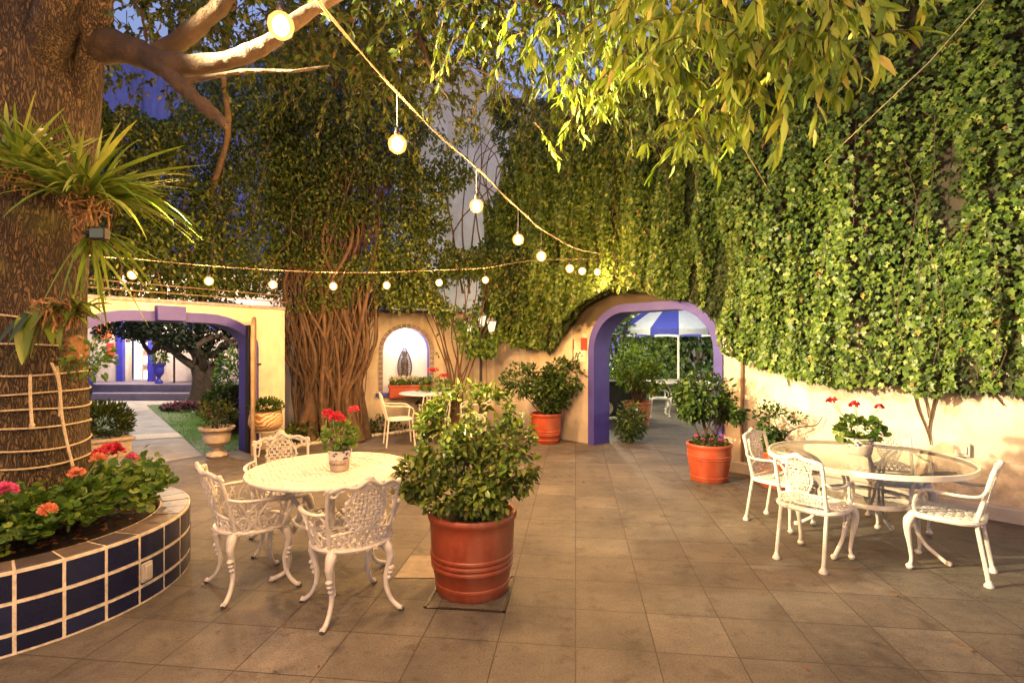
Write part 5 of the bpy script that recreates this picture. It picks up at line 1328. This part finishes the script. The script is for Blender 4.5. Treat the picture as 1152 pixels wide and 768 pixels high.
m = MB(); m.lathe([(.26, 0), (.24, .03), (.06, .06), (.04, .2), (.04, .75)], 20); m.build('pedestal', 'white_metal', ft)
# niche contents
nx = (n0 + n1) / 2
t = thing('statue', 'dark openwork robed figure in a pointed oval halo standing in the niche', 'statue', NM @ Vector((nx - .02, .20, nzb + .0)))
z0 = wz(NICHE, nx, 430) - nzb; z1 = wz(NICHE, nx, 391) - nzb; hh = z1 - z0
m = MB(); m.box((0, 0, z0 / 2), (.18, .14, z0)); m.build('plinth', 'white_niche', t)
m = MB()
pts = [((.135 * math.sin(PI * v ** .8) ** .8) * s, 0, z0 + hh * v) for s, vv in ((1, np.linspace(0.01, .99, 14)), (-1, np.linspace(.99, .01, 14))) for v in vv]
m.tube(pts, .014, 6, closed=True)
for i in range(20):
    v = .06 + .045 * i
    if v < .95:
        for s in (-1, 1): w_ = .135 * math.sin(PI * v ** .8) ** .8; m.tube([(.03 * s, 0, z0 + hh * v), (w_ * s, 0, z0 + hh * (v + .03))], .008, 5)
m.build('halo', 'statue_bronze', t)
m = MB(); m.lathe([(.07, z0 + .02), (.085, z0 + .08), (.06, z0 + hh * .3), (.075, z0 + hh * .5), (.07, z0 + hh * .64), (.035, z0 + hh * .72), (.05, z0 + hh * .8), (.045, z0 + hh * .87), (.01, z0 + hh * .92)], 16, sy=.7); m.ball((-.03, -.05, z0 + hh * .56), .03, 8); m.ball((.03, -.05, z0 + hh * .56), .03, 8); m.build('robed_figure', 'statue_bronze', t)
pbx = thing('window_box', 'rust red box of pale flowers on the niche ledge', 'planter box', NM @ Vector((s_at(NICHE, 461), -.12, nzb - .07)), math.atan2(NICHE[1].y, NICHE[1].x))
m = MB(); m.box((0, 0, .12), (.80, .26, .24)); m.box((0, -.01, .225), (.84, .30, .035)); m.build('box', 'terracotta_bright', pbx, bevel=.008)
n = 900; p = np.stack([RNG.uniform(-.38, .38, n), RNG.uniform(-.1, .1, n), RNG.uniform(.22, .36, n)], 1); leaves('foliage', 'oval', p, rnd(n) + [0, 0, .5], rnd(n) + [0, 0, 1], .05, 'leaf_geranium', pbx)
n = 420; p = np.stack([RNG.uniform(-.38, .2, n), RNG.uniform(-.12, .08, n), RNG.uniform(.32, .40, n)], 1); leaves('bloom', 'petal', p, rnd(n) + [0, 0, .5], rnd(n) + [0, -.5, 1], .04, 'petal_white', pbx)
for px, py in ((487, 417), (500, 423)):
    t = thing('tall_geranium', {487: 'small red geranium bloom on a tall stalk just right of the niche', 500: 'larger red geranium bloom above the shrub right of the niche'}[px], 'geranium', gnd(px, 487))
    h = at(px, py, t.location.y) - t.location; blooms('bloom', [h, h + Vector((.05, 0, .01)), h + Vector((-.05, 0, 0))], 'petal_red', t, .055, 30); stalks([h], (0, 0, 0), t, r=.006)
    n = 120; p, d = ball_pts(n, (0, 0, .6), (.3, .2, .4)); leaves('foliage', 'round', p, d, [0, -.4, 1] + rnd(n, .4), .09, 'leaf_geranium', t)

# lamp post with three lanterns
lp = thing('lamp_post', 'black garden lamp post with three pale glass lanterns in the back corner', 'lamp post', gnd(541, 486))
b = lp.location; m = MB(); zt_ = at(541, 372, b.y).z; m.lathe([(.09, 0), (.09, .05), (.045, .1), (.03, .5), (.024, zt_)], 16)
tops = [at(527, 373, b.y) - b, at(553, 373, b.y) - b, at(541, 366, b.y) - b + Vector((0, .25, 0))]
for q in tops: stube(m, [(0, 0, zt_ - .25), (q.x * .5, q.y * .5, zt_ - .32), (q.x, q.y, q.z - .12), (q.x, q.y, q.z)], .014, 5, 6)
m.build('post', 'dark_iron', lp)
for q in tops:
    m = MB(); m.lathe([(.045, 0), (.085, .19), (.001, .19)], 6, q, cap=False); gl = m.build('lantern', 'lantern_glow', lp, smooth=False)
    m = MB(); m.lathe([(.105, .19), (.07, .25), (.03, .29), (.015, .33), (.001, .34)], 6, q); m.lathe([(.05, -.02), (.05, 0.0), (.02, -.05)], 6, q)
    for k in range(6): a = PI / 3 * k; m.tube([q + Vector((.047 * math.cos(a), .047 * math.sin(a), 0)), q + Vector((.088 * math.cos(a), .088 * math.sin(a), .19))], .005, 4)
    c_ = m.build('cap', 'lamp_beige', lp, smooth=False)

# ================================================================== COURTYARD BEYOND THE ARCH
tag_y = thing('courtyard_wall', 'yellowish cream wall at the back of the second courtyard', 'wall')
m = MB(); m.box((9.0, 18.5, 2.5), (14, .3, 5.0)); m.build('wall_body', 'yellow_render', tag_y, smooth=False)
um = thing('striped_umbrella', 'blue and white striped garden umbrella beyond the purple arch', 'umbrella', (at_x(763, 13.2), 13.2, 0))
m = MB(); m.tube([(0, 0, 0), (0, 0, 3.0)], .025, 10); m.build('pole', 'white_metal', um)
NPn = 16; rU = 1.6; zr, za = 2.03, 2.85
for par, mat, nm in ((0, 'umbrella_blue', 'blue_panels'), (1, 'umbrella_white', 'white_panels')):
    m = MB()
    for i in range(par, NPn, 2):
        b0 = len(m.v); a0_, a1_ = 2 * PI * i / NPn + .1, 2 * PI * (i + 1) / NPn + .1; vs = []
        for j in range(7):
            f = j / 6; r_ = rU * f; z = za + (zr - za) * f + .06 * math.sin(PI * f)
            for k in range(4):
                a = a0_ + (a1_ - a0_) * k / 3; sag = -.03 * math.sin(PI * k / 3) * f; vs.append((r_ * math.cos(a), r_ * math.sin(a), z + sag))
        for k in range(4): a = a0_ + (a1_ - a0_) * k / 3; vs.append((rU * math.cos(a), rU * math.sin(a), zr - .16 + .02 * math.sin(PI * k / 3)))
        m.add(vs, [(j * 4 + k, j * 4 + k + 1, (j + 1) * 4 + k + 1, (j + 1) * 4 + k) for j in range(7) for k in range(3)])
    m.build(nm, mat, um)
m = MB()
for i in range(NPn): a = 2 * PI * i / NPn + .1; m.tube([(0, 0, za - .05), (rU * math.cos(a), rU * math.sin(a), zr - .02)], .009, 5)
m.build('rib', 'white_metal', um)
t = thing('courtyard_table', 'round cream table under the striped umbrella', 'table', (at_x(763, 13.2), 13.2, 0))
m = MB(); m.lathe([(.03, .72), (.75, .72), (.77, .74), (.75, .76), (.03, .76)], 40, cap=False); m.build('tabletop', 'white_metal', t)
for i in range(4): a = .5 + i * PI / 2; m = MB(); stube(m, [(.4 * math.cos(a), .4 * math.sin(a), .72), (.22 * math.cos(a), .22 * math.sin(a), .4), (.45 * math.cos(a), .45 * math.sin(a), .0)], .02, 5, 7); m.build('leg', 'white_metal', t)
gC = 'white chairs in the second courtyard'
dup(E, (at_x(742, 12.4), 12.4, 0), face(.95, -.1), 'white cast chair left of the courtyard table beyond the arch', gC)
dup(E, (at_x(792, 12.9), 12.9, 0), face(-.9, .1), 'white cast chair right of the courtyard table beyond the arch', gC)
t = thing('garden_cart', 'dark green wheeled bin with a pale round wheel beyond the purple arch', 'cart', (at_x(699, 11.4), 11.4, 0))
m = MB(); m.plate([(-.5, .12), (.5, .12), (.58, .82), (-.6, .82)], Matrix.Translation((0, 0, 0)), .6); m.box((0, .3, .85), (1.24, .66, .05)); m.build('bin', 'cart_green', t, bevel=.02)
m = MB(); m.tube([(-.35 + .13 * math.cos(a), -.06, .3 + .13 * math.sin(a)) for a in np.linspace(0, 2 * PI, 24, endpoint=False)], .035, 8, closed=True)
for k in range(6): a = PI / 3 * k; m.tube([(-.35, -.06, .3), (-.35 + .12 * math.cos(a), -.06, .3 + .12 * math.sin(a))], .01, 5)
m.build('wheel', 'white_metal', t)
def bush(label, c, r, n, mat, ls, name='courtyard_plant', cat='plant', shape='oval'):
    t = thing(name, label, cat, c); p, d = ball_pts(n, (0, 0, r[2]), r, .2)
    keep = [nz(q + np.array(c), 1.8) > -.18 for q in p]; p = p[keep]; d = d[keep]; k = len(p)
    leaves('foliage', shape, p, d * .5 + rnd(k, .5) + [0, -.2, -.3], [0, -.7, .6] + rnd(k, .5), RNG.uniform(.7, 1.3, k) * ls, mat, t)
    m = MB()
    for i in range(7): a = random.uniform(0, 6.28); stube(m, [(0, 0, 0), (.3 * r[0] * math.cos(a), .3 * r[1] * math.sin(a), r[2]), (.7 * r[0] * math.cos(a), .7 * r[1] * math.sin(a), r[2] * 1.6)], [.03, .01], 4, 5)
    m.build('stem', 'stem_brown', t); return t
bush('tall bright green plant lit against the courtyard wall at the left inside the arch', (at_x(712, 15.5), 15.5, 0), (1.3, .8, 1.75), 2600, 'leaf_courtyard', .16)
bush('bright green plant behind the courtyard table', (at_x(738, 15.8), 16.0, 0), (1.2, .7, 1.2), 1800, 'leaf_courtyard', .15, shape='lance')
bush('broad leaved dark plant at the right inside the arch, under the umbrella', (at_x(790, 15.5), 15.8, .9), (1.3, .5, .8), 900, 'leaf_glossy', .24)
bush('dark green vine hugging the left edge of the arch', (at_x(694, 12.4), 12.4, .4), (.45, .4, 1.2), 1200, 'leaf_glossy', .10)
bush('low dark fern at the foot of the arch left side', AM @ Vector((a0 + .35, .65, 0)), (.26, .26, .34), 700, 'leaf_glossy', .10, shape='lance')
bush('low shrub hedge along the back of the courtyard', (at_x(760, 17.0), 17.2, 0), (2.6, .5, .5), 1800, 'leaf_courtyard', .14)
poly_flat('courtyard_floor', [AM @ Vector((-2, .36, 0)), AM @ Vector((8, .36, 0)), (18, 8, 0), (18, 18.4, 0), (1.6, 18.4, 0)], .004, 'slate_paving')
t = thing('blue_shutter', 'slatted blue-grey shutter left inside the arch', 'shutter', (at_x(690, 14.5), 14.5, 0))
m = MB()
for i in range(26): m.box((0, 0, .9 + i * .085), (.34, .03, .06), M=Matrix.Rotation(.5, 3, 'X'))
m.build('slats', 'blue_paint', t); m = MB(); m.box((-.2, 0, 2), (.06, .06, 2.4)); m.box((.2, 0, 2), (.06, .06, 2.4)); m.build('frame', 'cart_green', t)
lamp('courtyard_light', (1.7, 13.2, 1.3), 420, (1, .92, .58), .12)
lamp('courtyard_light', (6.3, 12.3, 1.3), 520, (1, .88, .6), .12)
lamp('courtyard_light', (3.6, 16.6, 2.9), 250, (.8, .8, 1.0), .05)
lamp('courtyard_light', (at_x(728, 10.8), 10.8, 2.9), 170, (1, .92, .6), .05)  # added lamp, hidden above the arch opening, to brighten the courtyard foliage

# a few fallen leaves on the paving
fpts = []
for i in range(150):
    if random.random() < .6: s = random.uniform(a1 + .2, 7); q = AM @ Vector((s, -random.uniform(.15, 1.1) ** 1.5, 0)); fpts.append((q.x, q.y, .008))
    else: fpts.append((random.uniform(-2.2, 3.5), random.uniform(2.2, 8.5), .008))
n = len(fpts)
tag(leaves('fallen_leaves', 'oval', fpts, rnd(n) * [1, 1, .08], [0, 0, 1] + rnd(n, .2), RNG.uniform(.025, .045, n), 'dry_leaf'), 'scattered small dry leaves fallen on the paving', 'fallen leaves', kind='stuff')
# drain cover under the pot and the replaced pale slab
dc = thing('drain_cover', 'square drain cover frame in the paving under the largest pot', 'drain cover', gnd(531, 665), -R(6.8))
m = MB(); w_ = .25
for a, b_ in (((-w_, -w_), (w_, -w_)), ((w_, -w_), (w_, w_)), ((w_, w_), (-w_, w_)), ((-w_, w_), (-w_, -w_))):
    c_ = ((a[0] + b_[0]) / 2, (a[1] + b_[1]) / 2, .003); m.box(c_, (abs(a[0] - b_[0]) + .018, abs(a[1] - b_[1]) + .018, .006))
m.build('frame', 'dark_iron', dc)
poly_flat('pale_slab', [gnd(462, 625), gnd(492, 625), gnd(490, 650), gnd(444, 650)], .004, 'pale_slate')

# ================================================================== STRING LIGHTS
def bulbs(root, pts, drop, P, rad=.052):  # bulbs oversized, with a glowing shell, in place of glare
    for p in pts:
        p = Vector(p); m = MB(); m.tube([p + Vector((0, 0, drop)), p + Vector((0, 0, .05))], .0035, 5); m.lathe([(.016, .028), (.018, .05), (.012, .075), (.004, .085)], 12, p); sk = m.build('socket', 'dark_iron', root)
        m = MB(); m.lathe([(.002, -rad * 1.25), (rad * .45, -rad * 1.15), (rad * .85, -rad * .8), (rad, -rad * .25), (rad * .93, rad * .2), (rad * .6, rad * .6), (.016, .035)], 16, p); gb = m.build('bulb', 'bulb_halo_shell', root); m = MB(); m.ball(p - Vector((0, 0, rad * .25)), rad * .62, 12, (1, 1, 1.25)); m.build('filament', 'bulb_glow', gb)
        lamp('bulb_light', p - Vector((0, 0, .012)), P * (.8 if p.y > 7 and p.x > .5 else (1.15 if drop < .19 else 1)), WARM, rad * .82, root)
sl1 = thing('string_light', 'string of warm bulbs on drop cords running from above the camera to the ivy wall', 'string light')
b1 = [(316, 26, 2.17), (447, 160, 2.99), (536, 230, 3.99), (583, 268, 4.85), (609, 287, 5.5), (641, 301, 6.6), (655, 304, 7.2), (672, 305, 8.0), (680, 304, 8.45)]
B1 = [at(*q) for q in b1]
back = [Vector((-1.25, 1.3, 3.05)), Vector((-1.55, .45, 3.2)), Vector((-1.85, -.4, 3.35)), Vector((-2.15, -1.3, 3.5)), Vector((-2.45, -2.2, 3.7))]
allb = back[::-1] + B1
bulbs(sl1, allb, .27, BP)
m = MB(); cb = [p + Vector((0, 0, .27)) for p in allb] + [at(684, 291, 8.75)]; cc = catmull(cb, 6); m.tube(cc, .0045, 6); m.tube([p + Vector((.009 * math.sin(i * .9), 0, .009 * math.cos(i * .9))) for i, p in enumerate(cc)], .0035, 6); m.build('cable', 'cable', sl1)
sl2 = thing('string_light', 'string of seven warm bulbs crossing in front of the vines above the gateway', 'string light')
B2 = []
for k, (px, py) in enumerate(((149, 308), (235, 315), (307, 319), (375, 321), (435, 320), (494, 317), (546, 314))): B2.append(at(px, py, 6.0 * (1 + .054 * k)))
bulbs(sl2, B2, .17, BP)
m = MB(); cb = [at(88, 285, 5.0), at(115, 289, 5.6)] + [p + Vector((0, 0, .17)) for p in B2] + [at(600, 293, 8.4), at(684, 291, 8.75)]
m.tube(catmull(cb, 5), .005, 6); m.build('cable', 'cable', sl2)
sl_added = thing('string_light', 'added unseen string of warm bulbs behind the viewpoint, lighting the foreground', 'string light')  # made-up string out of view, fill light for trunk, planter and chairs
B3 = [Vector((-3.5 + 1.25 * k, -.55 + .12 * k, 3.05 - .045 * k * (6 - k))) for k in range(7)]
bulbs(sl_added, B3, .2, BP * .75)
m = MB(); m.tube(catmull([B3[0] + Vector((-.9, 0, .45))] + [p + Vector((0, 0, .2)) for p in B3] + [B3[-1] + Vector((.9, 0, .45))], 5), .0045, 6); m.build('cable', 'cable', sl_added)
m = MB(); m.tube([wpx(1140, 0, .5), wpx(1060, 88, .5), wpx(940, 190, .35)], .004, 5); tag(m.build('guy_wire', 'rope'), 'thin pale guy wire slanting across the ivy at top right', 'wire')
m = MB(); m.tube([at(836, 165, 5.2), wpx(880, 222, .35)], .004, 5); tag(m.build('guy_wire', 'rope'), 'short thin wire slanting down to the ivy below the bright leaves', 'wire')

# floodlight beam towards the ivy wall on the right
def aim(o, target):
    d = Vector(target) - o.location; o.rotation_euler = d.to_track_quat('-Z', 'Y').to_euler()
fl_added = thing('floodlight', 'added unseen floodlight on the trunk fork above the view, aimed at the ivy wall', 'floodlight', (-2.70, 2.95, 3.95))  # made-up fixture out of view, added to brighten the ivy
m = MB(); m.box((0, 0, 0), (.10, .16, .12)); m.box((-.12, .02, -.05), (.2, .03, .03)); m.build('housing', 'dark_iron', fl_added, bevel=.006)
m = MB(); m.box((.052, 0, 0), (.004, .13, .09)); m.build('lens', 'flood_lens', fl_added)
sp_added = lamp('flood_beam', (-2.60, 2.95, 3.95), 4900, (1.0, .80, .42), .07, None, 'SPOT', spot_size=R(50), spot_blend=.9)  # beam of the added upper floodlight
aim(sp_added, wpx(1125, 365))
sp = lamp('flood_beam', fl.location + Vector((.14, -.16, -.04)), 3600, (1.0, .84, .50), .06, None, 'SPOT', spot_size=R(75), spot_blend=.9)
aim(sp, wpx(1120, 350)); 
# world: dusk sky
w = bpy.data.worlds.new('World'); S.world = w; w.use_nodes = True; t_ = w.node_tree; t_.nodes.clear()
sk = t_.nodes.new('ShaderNodeTexSky'); sk.sky_type = 'NISHITA'; sk.sun_disc = False; sk.sun_elevation = R(-1.5); sk.sun_rotation = R(200); sk.air_density = 1.5; sk.ozone_density = 4
mxw = t_.nodes.new('ShaderNodeMix'); mxw.data_type = 'RGBA'; mxw.blend_type = 'MULTIPLY'; mxw.inputs[0].default_value = 1; mxw.inputs[7].default_value = (1.5, 1.05, .85, 1)
bg = t_.nodes.new('ShaderNodeBackground'); bg.inputs[1].default_value = 2.0; ow = t_.nodes.new('ShaderNodeOutputWorld')
t_.links.new(sk.outputs[0], mxw.inputs[6]); t_.links.new(mxw.outputs[2], bg.inputs[0]); bg2 = t_.nodes.new('ShaderNodeBackground'); bg2.inputs[0].default_value = (.24, .31, .50, 1); bg2.inputs[1].default_value = .95
ads = t_.nodes.new('ShaderNodeAddShader'); t_.links.new(bg.outputs[0], ads.inputs[0]); t_.links.new(bg2.outputs[0], ads.inputs[1]); t_.links.new(ads.outputs[0], ow.inputs[0])

cam = bpy.data.cameras.new('camera'); co = bpy.data.objects.new('camera', cam); COL.objects.link(co)
co.location = (0, 0, EYE); co.rotation_euler = (PI / 2, 0, 0); cam.sensor_width = 36; cam.lens = FOC / 1152 * 36; cam.shift_y = (HORY - 384) / 1152; cam.clip_end = 500; cam.clip_start = .05
S.camera = co
S.view_settings.view_transform = 'Standard'; S.view_settings.look = 'None'; S.view_settings.exposure = 0
S.render.engine = 'CYCLES'; S.cycles.max_bounces = 6; S.cycles.transparent_max_bounces = 12; S.cycles.sample_clamp_indirect = 4; S.cycles.use_denoising = True
S.cycles.caustics_reflective = False; S.cycles.caustics_refractive = False
